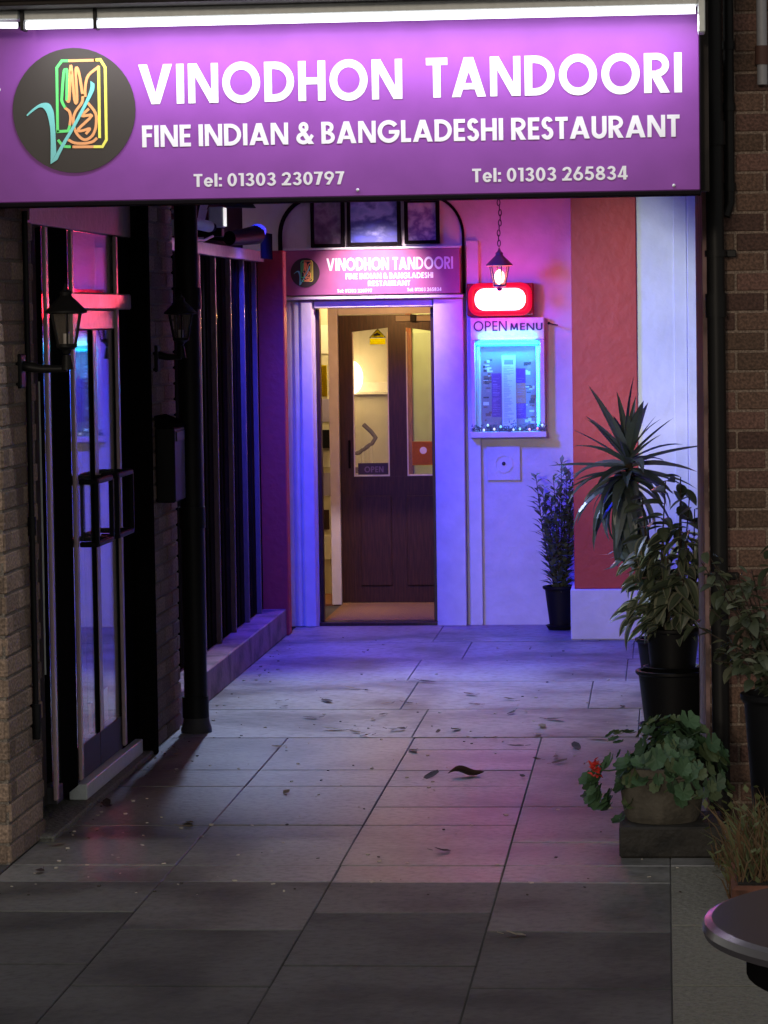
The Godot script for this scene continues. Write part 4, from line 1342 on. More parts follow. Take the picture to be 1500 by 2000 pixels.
	# square vent plate
	var v := thing("vent_plate", Vector3(-1.01, 0.915, -19.3), "square wall vent plate with a round knob below the menu case", "vent plate")
	pbox(v, "plate", Vector3(-1.115, 0.913, -19.299), Vector3(-0.903, 1.128, -19.282), M.plaster, 0.004)
	var vb := MB.new(v.position)
	for k in 40:
		var q := PackedVector2Array()
		for e in [[k, 0.058], [k + 1, 0.058], [k + 1, 0.048], [k, 0.048]]:
			q.append(Vector2(-1.008 + cos(TAU * e[0] / 40.0) * e[1], 1.02 + sin(TAU * e[0] / 40.0) * e[1]))
		vb.prism(q, -19.282, -19.276)
	commit(v, "ring", vb, M.plaster)
	var kb := MB.new(v.position)
	kb.ball(Vector3(-1.008, 1.02, -19.28), Vector3(0.012, 0.012, 0.01), 10, 6)
	commit(v, "knob", kb, M.lead)
	var hk := thing("wall_hook", Vector3(-0.7, 1.9, -19.29), "small dark wall hook just right of the menu header", "hook")
	ptube(hk, "hook", PackedVector3Array([Vector3(-0.715, 1.897, -19.299), Vector3(-0.712, 1.897, -19.25), Vector3(-0.68, 1.888, -19.22), Vector3(-0.655, 1.884, -19.22)]), 0.004, M.black_iron, -1.0, 6)
	var hb := MB.new(hk.position)
	hb.ball(Vector3(-0.714, 1.897, -19.25), Vector3(0.009, 0.009, 0.009), 8, 6)
	commit(hk, "knob", hb, M.black_iron)
	# hanging lantern
	var l := thing("hanging_lantern", Vector3(-1.0, 2.66, -18.9), "lit hexagonal lantern hanging on a chain in front of the red-bordered sign", "lantern")
	lantern_body(l, Vector3(-1.0, 2.135, -18.9), 0.125, 0.115, mt(0.16, 0.09, 0.10, 0.45), glass(0.06, Color(1.0, 0.7, 0.5)))
	ptube(l, "ceiling_rose", PackedVector3Array([Vector3(-0.995, 2.759, -18.9), Vector3(-0.995, 2.70, -18.9), Vector3(-0.995, 2.665, -18.9)]), 0.034, M.white_metal, 0.02, 12)
	var y := 2.66
	var k2 := 0
	while y > 2.385:
		var lk := MB.new(l.position)
		var lp := PackedVector3Array()
		for e in 11:
			var an := TAU * e / 10.0
			var off := Vector3(cos(an) * 0.009, sin(an) * 0.02, 0) if k2 % 2 == 0 else Vector3(0, sin(an) * 0.02, cos(an) * 0.009)
			lp.append(Vector3(-0.997 + 0.006 * sin(y * 25.0), y - 0.02, -18.9) + off)
		lk.tube(lp, 0.0034, 0.0034, 5, false)
		commit(l, "chain_link", lk, M.lead)
		y -= 0.031
		k2 += 1
	var bulb := MB.new(l.position)
	bulb.ball(Vector3(-1.0, 2.185, -18.9), Vector3(0.03, 0.045, 0.03), 14, 9)
	commit(l, "bulb", bulb, glow(1.0, 0.72, 0.40, 6.0))
	var ll := OmniLight3D.new()
	sunless_light(ll, l, Vector3(-1.0, 2.185, -18.9), Color(1.0, 0.55, 0.42), 0.05, 0.03)
	# framed pictures in the arch
	var pics := [[-2.203, -1.990, 2.392, 2.72, "grey misty framed picture, leftmost of three in the arch above the entrance sign", [Color(0.40, 0.38, 0.42), Color(0.55, 0.53, 0.56), Color(0.42, 0.34, 0.44), Color(0.3, 0.26, 0.34)]], [-1.973, -1.636, 2.398, 2.72, "large blue framed picture in the middle of the arch above the entrance sign", [Color(0.45, 0.55, 0.8), Color(0.6, 0.65, 0.88), Color(0.25, 0.3, 0.6), Color(0.3, 0.35, 0.8)]], [-1.612, -1.392, 2.405, 2.685, "small pale framed picture, rightmost of three in the arch", [Color(0.8, 0.78, 0.85), Color(0.7, 0.68, 0.8), Color(0.45, 0.36, 0.62), Color(0.78, 0.76, 0.84)]]]
	var n := 0
	for p in pics:
		var t := thing("framed_picture", Vector3((p[0] + p[1]) * 0.5, p[2], -19.24), p[4], "picture", "pictures in the arch over the entrance")
		var fw := 0.022
		pbox(t, "frame", Vector3(p[0], p[2], -19.299), Vector3(p[0] + fw, p[3], -19.25), M.dark_trim, 0.003)
		pbox(t, "frame", Vector3(p[1] - fw, p[2], -19.299), Vector3(p[1], p[3], -19.25), M.dark_trim, 0.003)
		pbox(t, "frame", Vector3(p[0] + fw + 0.0005, p[2], -19.299), Vector3(p[1] - fw - 0.0005, p[2] + fw, -19.251), M.dark_trim, 0.003)
		pbox(t, "frame", Vector3(p[0] + fw + 0.0005, p[3] - fw, -19.299), Vector3(p[1] - fw - 0.0005, p[3], -19.251), M.dark_trim, 0.003)
		var q := MB.new(t.position)
		q.uvquad(Vector3(p[0] + fw, p[3] - fw, -19.27), Vector3(p[1] - fw, p[3] - fw, -19.27), Vector3(p[1] - fw, p[2] + fw, -19.27), Vector3(p[0] + fw, p[2] + fw, -19.27))
		commit(t, "print", q, print_mat(picture_tex(20 + n, 96, 96, p[5]), 0.35))
		n += 1

func build_left_fittings():
	wall_lantern("black coach lantern on the near brick pier beside the shop door", -2.362, -11.12, -2.178, 1.865, 0.12)
	wall_lantern("black coach lantern on the narrow pier above the letter box", -2.33, -13.97, -2.205, 1.865, 0.116)
	# cable conduit
	var c := thing("cable_conduit", Vector3(-2.353, 0.35, -11.210), "thin black conduit down the near brick pier with a broken lower end", "conduit")
	ptube(c, "conduit", PackedVector3Array([Vector3(-2.343, 2.36, -11.210), Vector3(-2.341, 1.2, -11.210), Vector3(-2.341, 0.52, -11.210)]), 0.011, M.black_iron, -1.0, 8)
	ptube(c, "coupler", PackedVector3Array([Vector3(-2.341, 1.16, -11.210), Vector3(-2.341, 1.23, -11.210)]), 0.016, M.black_iron, -1.0, 8)
	ptube(c, "end_fitting", PackedVector3Array([Vector3(-2.341, 0.40, -11.210), Vector3(-2.339, 0.46, -11.205), Vector3(-2.341, 0.53, -11.210)]), 0.015, M.black_iron, 0.02, 8)
	# letter box
	var m := thing("letter_box", Vector3(-2.27, 1.1, -14.0), "black metal letter box on the narrow brick pier", "letter box")
	pbox(m, "box", Vector3(-2.3225, 1.115, -14.2), Vector3(-2.232, 1.46, -13.90), M.black_iron, 0.008)
	var b := MB.new(m.position)
	b.prism(pg([-2.3225, 1.462, -2.226, 1.462, -2.226, 1.475, -2.3225, 1.515]), -14.21, -13.89)
	commit(m, "sloped_lid", b, M.black_paint)
	pbox(m, "flap", Vector3(-2.2318, 1.395, -14.16), Vector3(-2.226, 1.44, -13.94), M.lead, 0.002)
	# soil pipe
	var s := thing("soil_pipe", Vector3(-2.225, 0, -14.33), "thick black soil pipe standing on the ground between the pier and the window front", "drainpipe")
	ptube(s, "pipe", PackedVector3Array([Vector3(-2.222, 0.0, -14.33), Vector3(-2.225, 1.5, -14.33), Vector3(-2.23, 2.76, -14.33)]), 0.055, M.black_iron, -1.0, 22)
	for y in [0.12, 2.05, 1.02]:
		ptube(s, "pipe_socket", PackedVector3Array([Vector3(-2.224, y - 0.05, -14.33), Vector3(-2.225, y + 0.05, -14.33)]), 0.063, M.black_iron, -1.0, 22)
	var bs := MB.new(s.position)
	bs.lathe(Vector3(-2.222, 0, -14.33), PackedVector2Array([Vector2(0.074, 0.0), Vector2(0.073, 0.02), Vector2(0.066, 0.04), Vector2(0.06, 0.07)]), 20)
	commit(s, "foot", bs, M.lead)
	# floodlights and cameras over the window header
	var f := thing("blue_floodlight", Vector3(-2.36, 2.37, -17.3), "dark floodlight with a glowing blue lens above the black window front", "floodlight")
	var fb := MB.new(f.position)
	fb.tube(PackedVector3Array([Vector3(-2.42, 2.405, -17.15), Vector3(-2.36, 2.415, -17.30), Vector3(-2.30, 2.43, -17.42)]), 0.04, 0.055, 16)
	commit(f, "lamp_housing", fb, M.black_plastic)
	var fl := MB.new(f.position)
	fl.ball(Vector3(-2.297, 2.448, -17.425), Vector3(0.05, 0.042, 0.05), 14, 8)
	commit(f, "blue_lens_lamp", fl, glow(0.01, 0.03, 1.0, 1.3))
	var sb := MB.new(f.position)
	sb.obox(Vector3(-2.279, 2.37, -17.67), Vector3(0.0015, 0.075, 0.21), Basis.from_euler(Vector3(0, -0.03, 0)), 0.0)  # plate added to keep the blue light off the mullions
	commit(f, "added_shield", sb, M.black_paint)
	ptube(f, "bracket", PackedVector3Array([Vector3(-2.57, 2.41, -17.2), Vector3(-2.44, 2.40, -17.2)]), 0.012, M.black_iron)
	var bl := SpotLight3D.new()
	bl.spot_angle = 64.0
	bl.spot_angle_attenuation = 0.9
	sunless_light(bl, f, Vector3(-2.24, 2.46, -17.48), Color(0.17, 0.21, 1.0), 17.0, 0.17)
	aim(bl, Vector3(1.24, -1.95, -0.75))
	var w := thing("white_floodlight", Vector3(-2.4, 2.37, -16.55), "small white box floodlight above the window header", "floodlight")
	pbox(w, "lamp_housing", Vector3(-2.45, 2.45, -16.66), Vector3(-2.37, 2.56, -16.56), M.white_metal, 0.006)
	pbox(w, "mount", Vector3(-2.57, 2.40, -16.66), Vector3(-2.38, 2.445, -16.57), M.black_plastic, 0.004)
	pbox(w, "lamp_panel", Vector3(-2.3695, 2.455, -16.655), Vector3(-2.364, 2.555, -16.565), glow(1.0, 0.98, 0.92, 0.8), 0.0)
	var wl := SpotLight3D.new()
	wl.spot_angle = 42.0
	wl.spot_angle_attenuation = 1.0
	sunless_light(wl, w, Vector3(-2.33, 2.50, -16.6), Color(0.74, 0.81, 1.0), 12.0, 0.05)
	aim(wl, Vector3(1.2, -2.5, 1.3))
	# unseen second floodlight added behind the fascia, its visor set to shade the wall top
	var w2 := thing("white_floodlight", Vector3(-2.2, 2.55, -14.35), "unseen white floodlight with a slanted visor, added above the soil pipe behind the fascia", "floodlight")
	var src := Vector3(-2.12, 2.56, -14.42)
	var wb := MB.new(w2.position)
	wb.tube(PackedVector3Array([Vector3(-2.2, 2.76, -14.3), Vector3(-2.2, 2.66, -14.3), Vector3(-2.17, 2.585, -14.36)]), 0.022, 0.045, 14)
	commit(w2, "lamp_housing", wb, M.white_metal)
	var wl2b := MB.new(w2.position)
	wl2b.ball(Vector3(-2.145, 2.572, -14.39), Vector3(0.028, 0.028, 0.028), 12, 8)
	commit(w2, "lamp_bulb", wl2b, glow(1.0, 0.97, 0.92, 2.0))
	var va := (Vector3(-0.15, 2.62, -18.6) - src).normalized()
	var vc := (Vector3(0.2, 2.26, -18.6) - src).normalized()
	var vn := vc.cross(va).normalized()
	if vn.y < 0.0:
		vn = -vn
	var vx := vn.cross(va).normalized()
	var vb := MB.new(w2.position)
	vb.obox(src + va * 0.13 + vn * 0.009, Vector3(0.12, 0.0015, 0.125), Basis(vx, vn, vx.cross(vn)), 0.0)
	commit(w2, "visor", vb, M.black_plastic)
	var wl2 := SpotLight3D.new()
	wl2.spot_angle = 16.0
	wl2.spot_angle_attenuation = 1.0
	sunless_light(wl2, w2, src, Color(0.95, 1.0, 0.93), 16.0, 0.01)
	aim(wl2, Vector3(2.4, -0.85, -4.18))
	var cc := thing("security_camera", Vector3(-2.42, 2.37, -16.0), "white security camera on a bracket above the window header", "security camera")
	ptube(cc, "camera_body", PackedVector3Array([Vector3(-2.46, 2.46, -15.95), Vector3(-2.38, 2.44, -16.12)]), 0.03, M.white_metal, -1.0, 14)
	ptube(cc, "lens_hood", PackedVector3Array([Vector3(-2.385, 2.441, -16.115), Vector3(-2.365, 2.437, -16.155)]), 0.022, M.black_plastic, -1.0, 12)
	ptube(cc, "bracket", PackedVector3Array([Vector3(-2.57, 2.52, -16.0), Vector3(-2.47, 2.52, -16.0), Vector3(-2.43, 2.46, -16.02)]), 0.011, M.white_metal)
	var jb := thing("junction_box", Vector3(-2.53, 2.37, -15.85), "pale junction box with a looped cable left of the security camera", "junction box")
	pbox(jb, "box", Vector3(-2.56, 2.39, -15.95), Vector3(-2.49, 2.47, -15.8), M.white_metal, 0.005)
	ptube(jb, "cable", PackedVector3Array([Vector3(-2.52, 2.39, -15.9), Vector3(-2.47, 2.375, -16.05), Vector3(-2.44, 2.372, -16.3), Vector3(-2.42, 2.40, -16.5)]), 0.007, M.white_metal, -1.0, 7)
	var wt := thing("curved_trim", Vector3(-2.5, 2.4, -17.6), "curved white trim above the window front between the two floodlights", "trim")
	var tp := MB.new(wt.position)
	var prev := Vector3.ZERO
	for k in 9:
		var t := k / 8.0
		var p := Vector3(-2.555 + 0.01 * t, 2.36 + 0.36 * sin(t * PI / 2), -16.75 - 0.55 * (1.0 - cos(t * PI / 2)) - 0.15 * t)
		if k > 0:
			tp.quad(prev, prev + Vector3(0.04, 0, -0.02), p + Vector3(0.04, 0, -0.05), p, Vector3(0.3, 0.3, 1))
			tp.quad(prev, prev + Vector3(0, -0.012, -0.05), p + Vector3(0, -0.012, -0.05), p, Vector3(1, 0, 0.2))
		prev = p
	commit(wt, "trim", tp, M.white_metal)
	var bm := thing("ceiling_beam", Vector3(-2.3, 2.7, -17.9), "timber beam end tinted pink for the red glow under the passage ceiling, just below the fascia", "beam")  # pink in the colour stands for the red light on the timber
	pbox(bm, "timber", Vector3(-2.56, 2.665, -17.95), Vector3(-2.08, 2.755, -17.8), M.pink_lit_gloss, 0.006)
	pbox(bm, "end_block", Vector3(-2.20, 2.652, -17.80), Vector3(-2.075, 2.70, -17.72), M.pink_lit_gloss, 0.004)
func pot(t: Node3D, c: Vector3, rt: float, rb: float, h: float, m: Material, rim := 0.02):
	var b := MB.new(wpos(t))
	b.lathe(c, PackedVector2Array([Vector2(0.0, 0.0), Vector2(rb, 0.0), Vector2(rb * 1.01, 0.006), Vector2(rt, h - rim), Vector2(rt + 0.006, h - rim), Vector2(rt + 0.014, h - rim * 0.6), Vector2(rt + 0.014, h), Vector2(rt + 0.004, h + 0.003), Vector2(rt - 0.008, h), Vector2(rt - 0.012, h - 0.03)]), 32)
	part(t, "pot", b.mesh(), m)
	var s := MB.new(wpos(t))
	s.lathe(c, PackedVector2Array([Vector2(rt - 0.011, h - 0.028), Vector2(rt * 0.5, h - 0.015), Vector2(0.0, h - 0.012)]), 20)
	part(t, "soil", s.mesh(), M.soil)

func saucer(t: Node3D, c: Vector3, r: float, m: Material):
	var b := MB.new(wpos(t))
	b.lathe(c, PackedVector2Array([Vector2(0.0, 0.0), Vector2(r * 0.85, 0.0), Vector2(r, 0.022), Vector2(r + 0.006, 0.028), Vector2(r - 0.004, 0.03), Vector2(r * 0.84, 0.012), Vector2(0.0, 0.01)]), 30)
	part(t, "saucer", b.mesh(), m)

func build_plants():
	var r := RandomNumberGenerator.new()
	r.seed = 21
	# narrow bushy plant beside the red pillar
	var a := thing("bamboo_plant", Vector3(-0.655, 0, -18.98), "slim bushy plant in a black pot, tucked left of the red pillar", "plant")
	saucer(a, Vector3(-0.655, 0.002, -18.98), 0.085, M.black_plastic)
	pot(a, Vector3(-0.655, 0.012, -18.98), 0.092, 0.062, 0.26, M.black_plastic)
	var stems := MB.new(a.position)
	var fol := []
	for k in 3:
		fol.append(MB.new(a.position))
	for k in 14:
		var an := r.randf() * TAU
		var top := Vector3(-0.655 + cos(an) * 0.08 + r.randf_range(-0.09, 0.03), r.randf_range(0.6, 1.16), -18.98 + sin(an) * 0.07)
		var base := Vector3(-0.655 + cos(an) * 0.03, 0.24, -18.98 + sin(an) * 0.03)
		var mid := base.lerp(top, 0.5) + Vector3(r.randf_range(-0.02, 0.02), 0, r.randf_range(-0.02, 0.02))
		stems.tube(PackedVector3Array([base, mid, top]), 0.004, 0.002, 5)
		var nl := 70
		for j in nl:
			var t := 0.0 + 1.0 * j / nl
			var p := base.lerp(mid, t * 2.0) if t < 0.5 else mid.lerp(top, t * 2.0 - 1.0)
			var yaw := r.randf() * TAU
			var d := Vector3(cos(yaw), r.randf_range(0.1, 1.1), sin(yaw)).normalized()
			var ln := r.randf_range(0.06, 0.12)
			var sd := d.cross(Vector3.UP).normalized() * ln * 0.14
			var q := p + d * ln * 0.5 + Vector3(0, 0.004, 0)
			var e := p + d * ln + Vector3(0, -0.012, 0)
			var f: MB = fol[(j + k) % 3]
			f.outw(p, q - sd, q + sd, Vector3.UP)
			f.outw(q - sd, e, q + sd, Vector3.UP)
	commit(a, "stems", stems, M.bark)
	for k in 3:
		var fm := commit(a, "foliage", fol[k], leafmat(0.11 + 0.04 * k, 0.14 + 0.045 * k, 0.11 + 0.03 * k))
		fm.set_meta("kind", "stuff")
	# dracaena with strap leaves
	var d := thing("dracaena", Vector3(-0.04, 0, -16.0), "spiky strap-leaved plant with a drooping crown in front of the red pillar", "plant")
	pot(d, Vector3(-0.03, 0.0, -16.0), 0.12, 0.09, 0.26, M.black_plastic)
	ptube(d, "trunk", PackedVector3Array([Vector3(-0.03, 0.22, -16.0), Vector3(-0.06, 0.6, -16.0), Vector3(-0.13, 0.9, -16.0), Vector3(-0.19, 1.18, -16.0)]), 0.024, M.bark, 0.02, 9)
	var sl := []
	for k in 6:
		sl.append(strap_leaf(0.43, 0.062 + 0.008 * (k % 3), [0.2, 0.5, 0.9, 1.3, 1.7, 1.9][k]))
	var lm := [leafmat(0.13, 0.17, 0.145, 0.35), leafmat(0.20, 0.235, 0.21, 0.35), leafmat(0.08, 0.105, 0.09, 0.35)]
	for k in 104:
		var t := k / 103.0
		var yaw := k * 2.39996
		var pitch := lerpf(1.45, -1.15, pow(t, 0.6)) + r.randf_range(-0.28, 0.28)
		var kind := clampi(int(t * 5.9 + r.randf_range(-0.9, 0.9)), 0, 5)
		var p := Vector3(-0.19 - 0.02 * t, 1.22 - 0.26 * t, -16.0)
		part(d, "leaf", sl[kind], lm[r.randi() % 3], leaf_xf(p - d.position, yaw, pitch, r.randf_range(-0.4, 0.4), r.randf_range(0.62, 1.08)))
	# stacked pots with the variegated shrub
	var bp := thing("black_plant_pot", Vector3(0.03, 0, -14.37), "large black plastic plant pot on a saucer, carrying a smaller pot", "plant pot")
	saucer(bp, Vector3(0.03, 0.002, -14.37), 0.16, M.black_plastic)
	pot(bp, Vector3(0.03, 0.014, -14.37), 0.162, 0.132, 0.268, M.black_plastic)
	var v := thing("variegated_shrub", Vector3(0.03, 0.262, -14.37), "leafy shrub with pale-edged leaves in a black pot set on the larger pot", "shrub")
	saucer(v, Vector3(0.03, 0.272, -14.37), 0.135, M.black_plastic)
	pot(v, Vector3(0.03, 0.284, -14.37), 0.122, 0.104, 0.195, M.black_plastic)
	var ov := []
	var ovr := []
	for k in 4:
		var L: float = [0.10, 0.13, 0.15, 0.11][k]
		var W: float = [0.05, 0.055, 0.06, 0.065][k]
		ov.append(oval_leaf(L, W, [0.15, 0.35, 0.5, 0.25][k], 0.0, 0.62))
		ovr.append(oval_leaf(L, W, [0.15, 0.35, 0.5, 0.25][k], 0.62))
	var gm := [leafmat(0.08, 0.105, 0.07), leafmat(0.12, 0.15, 0.095), leafmat(0.045, 0.06, 0.04)]
	var pale := leafmat(0.62, 0.62, 0.50, 0.5)  # variegation, whitened further for the white light on the low leaves
	var pale2 := leafmat(0.38, 0.40, 0.28, 0.5)
	var dark := leafmat(0.065, 0.09, 0.055)
	for k in 22:
		var an := r.randf() * TAU
		var rad := r.randf_range(0.05, 0.22)
		var topy := r.randf_range(0.72, 1.2)
		var top := Vector3(0.05 + cos(an) * rad, topy, -14.37 + sin(an) * rad)
		var base := Vector3(0.03 + cos(an) * 0.03, 0.45, -14.37 + sin(an) * 0.03)
		var mid := base.lerp(top, 0.5) + Vector3(cos(an), 0, sin(an)) * 0.03
		ptube(v, "stem", PackedVector3Array([base, mid, top]), 0.005, M.bark, 0.003, 6)
		for j in 13:
			var t := 0.12 + 0.88 * j / 12.0
			var p := base.lerp(mid, t * 2.0) if t < 0.5 else mid.lerp(top, t * 2.0 - 1.0)
			var kind := r.randi() % 4
			var yaw := an * -1.0 + r.randf_range(-1.7, 1.7)
			var xf := leaf_xf(p - v.position, yaw, r.randf_range(-0.75, 0.35), r.randf_range(-0.5, 0.5), r.randf_range(0.75, 1.15))
			var low := p.y < 0.95
			var lf := part(v, "leaf", ov[kind], gm[r.randi() % 3], xf)
			part(lf, "leaf_edge", ovr[kind], (pale if r.randf() < 0.6 else pale2) if low and r.randf() < 0.8 else dark)
	for k in 60:
		var p := Vector3(-0.02 - r.randf() * 0.14, r.randf_range(0.50, 0.86), -14.28 + r.randf_range(-0.08, 0.1))
		var kind := r.randi() % 4
		var lf := part(v, "leaf", ov[kind], gm[r.randi() % 2], leaf_xf(p - v.position, PI + r.randf_range(-0.9, 0.9), r.randf_range(-0.9, 0.1), r.randf_range(-0.6, 0.6), r.randf_range(0.7, 1.0)))
		part(lf, "leaf_edge", ovr[kind], pale if r.randf() < 0.7 else pale2)
	# darker shrub spilling in front of the downpipe
	var e := thing("dark_shrub", Vector3(0.36, 0, -11.25), "dark small-leaved shrub spilling across the downpipe and the brick wall", "shrub")
	pot(e, Vector3(0.43, 0.0, -11.22), 0.15, 0.11, 0.56, M.black_plastic, 0.03)
	var sml := [oval_leaf(0.06, 0.034, 0.2), oval_leaf(0.075, 0.04, 0.4), oval_leaf(0.05, 0.032, 0.1)]
	var dm := [leafmat(0.07, 0.09, 0.055), leafmat(0.09, 0.115, 0.07), leafmat(0.20, 0.22, 0.15), leafmat(0.04, 0.05, 0.03)]
	for k in 21:
		var an := r.randf() * TAU
		var top := Vector3(0.27 + cos(an) * r.randf_range(0.05, 0.2), r.randf_range(0.66, 1.16), -11.2 + sin(an) * 0.13)
		var base := Vector3(0.43, 0.53, -11.22)
		var mid := base.lerp(top, 0.5) + Vector3(-0.02, 0.06, 0.02)
		ptube(e, "stem", PackedVector3Array([base, mid, top]), 0.004, M.bark, 0.002, 5)
		for j in 13:
			var t := 0.2 + 0.8 * j / 12.0
			var p := base.lerp(mid, t * 2.0) if t < 0.5 else mid.lerp(top, t * 2.0 - 1.0)
			p += Vector3(r.randf_range(-0.03, 0.03), r.randf_range(-0.03, 0.03), r.randf_range(-0.02, 0.03))
			part(e, "leaf", sml[r.randi() % 3], dm[r.randi() % 4], leaf_xf(p - e.position, r.randf() * TAU, r.randf_range(-0.8, 0.5), r.randf_range(-0.6, 0.6), r.randf_range(0.8, 1.25)))

func build_foreground():
	var r := RandomNumberGenerator.new()
	r.seed = 33
	# block and geranium bowl
	var k := thing("planter_block", Vector3(0.01, 0, -11.1), "dark low block on the paving under the geranium bowl", "block")
	pbox(k, "block", Vector3(-0.175, 0.0, -11.32), Vector3(0.20, 0.112, -10.95), mt(0.035, 0.032, 0.028, 0.9, "stain", 2.0, 0.5), 0.008)
	var g := thing("geranium", Vector3(-0.02, 0.112, -11.13), "geranium with round green leaves and one red flower head in a stone bowl", "potted plant")
	var b := MB.new(g.position)
	var c := Vector3(-0.02, 0.113, -11.13)
	b.lathe(c, PackedVector2Array([Vector2(0.0, 0.0), Vector2(0.128, 0.0), Vector2(0.138, 0.02), Vector2(0.15, 0.1), Vector2(0.152, 0.165), Vector2(0.162, 0.17), Vector2(0.162, 0.2), Vector2(0.15, 0.203), Vector2(0.142, 0.17)]), 30)
	commit(g, "bowl", b, M.stone_pot)
	var s := MB.new(g.position)
	s.lathe(c, PackedVector2Array([Vector2(0.143, 0.172), Vector2(0.0, 0.19)]), 20)
	commit(g, "soil", s, M.soil)
	var rl := []
	for q in 5:
		rl.append(round_leaf(0.026 + 0.005 * q, r))
	var gm := [leafmat(0.045, 0.10, 0.045, 0.6), leafmat(0.06, 0.125, 0.055, 0.6), leafmat(0.03, 0.065, 0.03, 0.6), leafmat(0.085, 0.12, 0.05, 0.6)]
	for q in 150:
		var an := r.randf() * TAU
		var rr := 0.175 * sqrt(r.randf())
		var dome := 0.34 - 0.16 * pow(rr / 0.19, 2.0)
		var p := c + Vector3(cos(an) * rr * 1.05 + 0.045, dome + r.randf_range(-0.09, 0.045), sin(an) * rr * 0.75)
		if p.x < -0.1:
			p.y -= 0.05
		part(g, "leaf", rl[r.randi() % 5], gm[r.randi() % 4], leaf_xf(p - g.position, -an + r.randf_range(-0.5, 0.5), -0.2 - 0.9 * rr / 0.19 + r.randf_range(-0.35, 0.35), r.randf_range(-0.4, 0.4)))
		if q % 4 == 0:
			ptube(g, "leaf_stalk", PackedVector3Array([c + Vector3(r.randf_range(-0.05, 0.05), 0.18, r.randf_range(-0.05, 0.05)), (c + Vector3(0, 0.18, 0)).lerp(p, 0.6) + Vector3(0, 0.03, 0), p]), 0.0028, gm[2], -1.0, 5)
	# shoots trailing over the left lip
	for q in 26:
		var t := r.randf()
		var p := c + Vector3(-0.14 - 0.11 * sin(t * PI) + r.randf_range(-0.025, 0.025), 0.25 - 0.24 * t + r.randf_range(-0.02, 0.03), 0.05 + r.randf_range(-0.05, 0.06))
		part(g, "leaf", rl[r.randi() % 5], gm[r.randi() % 3], leaf_xf(p - g.position, PI + r.randf_range(-0.8, 0.8), -0.9 + r.randf_range(-0.5, 0.5), r.randf_range(-0.5, 0.5), 0.85))
	for q in 44:
		var an2 := r.randf_range(0.1, 3.0)
		var p := c + Vector3(cos(an2) * 0.19 + 0.03, r.randf_range(0.12, 0.26) - (0.0 if cos(an2) < 0.1 else 0.06 * r.randf()), sin(an2) * 0.16 + r.randf_range(0.0, 0.03))
		part(g, "leaf", rl[r.randi() % 5], gm[r.randi() % 4], leaf_xf(p - g.position, -an2 + r.randf_range(-0.6, 0.6), -1.0 + r.randf_range(-0.4, 0.5), r.randf_range(-0.5, 0.5), r.randf_range(0.75, 1.0)))
	for q in 7:
		var p := c + Vector3(-0.165 + r.randf_range(-0.03, 0.05), 0.30 + r.randf_range(-0.02, 0.035), 0.03 + r.randf_range(-0.03, 0.03))
		part(g, "leaf", rl[r.randi() % 3], gm[r.randi() % 4], leaf_xf(p - g.position, PI + r.randf_range(-0.8, 0.8), -0.5 + r.randf_range(-0.5, 0.5), r.randf_range(-0.5, 0.5), 0.8))
	ptube(g, "flower_stalk", PackedVector3Array([c + Vector3(-0.08, 0.2, 0.04), c + Vector3(-0.19, 0.19, 0.09), c + Vector3(-0.245, 0.195, 0.10)]), 0.003, gm[1], -1.0, 5)
	var fm := mt(0.52, 0.03, 0.02, 0.5)
	var pm := oval_leaf(0.024, 0.02, 0.2)
	for q in 22:
		part(g, "petal", pm, fm, leaf_xf(c + Vector3(-0.25 + r.randf_range(-0.02, 0.024), 0.20 + r.randf_range(-0.026, 0.028), 0.10 + r.randf_range(-0.014, 0.014)) - g.position, r.randf() * TAU, r.randf_range(-0.5, 1.2), r.randf_range(-0.6, 0.6)))
	# weeds along the foot of the brick wall
	var w := thing("terracotta_trough", Vector3(0.45, 0, -10.1), "low terracotta trough edge at the foot of the weeds", "trough")
	pbox(w, "trough", Vector3(0.205, 0.0, -10.42), Vector3(0.95, 0.085, -9.95), M.terracotta, 0.012)
	pbox(w, "soil", Vector3(0.225, 0.083, -10.40), Vector3(0.93, 0.089, -9.975), M.soil, 0.0)
	var wd := MB.new()
	var wd2 := MB.new()
	for q in 1700:
		var zf := r.randf()
		var p := Vector3(r.randf_range(0.16, 0.75), 0.0, lerpf(-11.0, -10.0, zf))
		if p.z > -10.42 and p.x > 0.22:
			p.y = 0.086
		elif p.x < 0.2 and p.z > -10.7:
			p.x += 0.06
		var hgt := r.randf_range(0.06, 0.32) * (1.0 if p.x > 0.24 else 0.5)
		var d := Vector3(r.randf_range(-0.6, 0.6), 1.0, r.randf_range(-0.6, 0.6)).normalized()
		var sd := Vector3(r.randf_range(-1, 1), 0, r.randf_range(-1, 1)).normalized() * r.randf_range(0.002, 0.005)
		var m2 := p + d * hgt * 0.6
		var e := p + d * hgt + Vector3(r.randf_range(-0.05, 0.05), -0.02, r.randf_range(-0.05, 0.05))
		var t: MB = wd if q % 3 > 0 else wd2
		t.outw(p - sd, p + sd, m2 + sd, Vector3(0, 0, 1))
		t.outw(p - sd, m2 + sd, m2 - sd, Vector3(0, 0, 1))
		t.outw(m2 - sd, m2 + sd, e, Vector3(0, 0, 1))
		if q % 5 == 0:
			var l := Vector3(r.randf_range(-1, 1), 0.4, r.randf_range(-1, 1)).normalized() * 0.035
			var ls := l.cross(Vector3.UP).normalized() * 0.012
			wd2.quad(e, e + l * 0.5 - ls, e + l, e + l * 0.5 + ls, Vector3.UP)
	var wn := MeshInstance3D.new()
	wn.name = "weeds"
	wn.mesh = wd.mesh()
	wn.material_override = leafmat(0.16, 0.10, 0.05, 0.8)
	add_child(wn)
	tag(wn, "tangle of brown dry grass and weeds at the foot of the brick wall", "weeds")
	wn.set_meta("kind", "stuff")
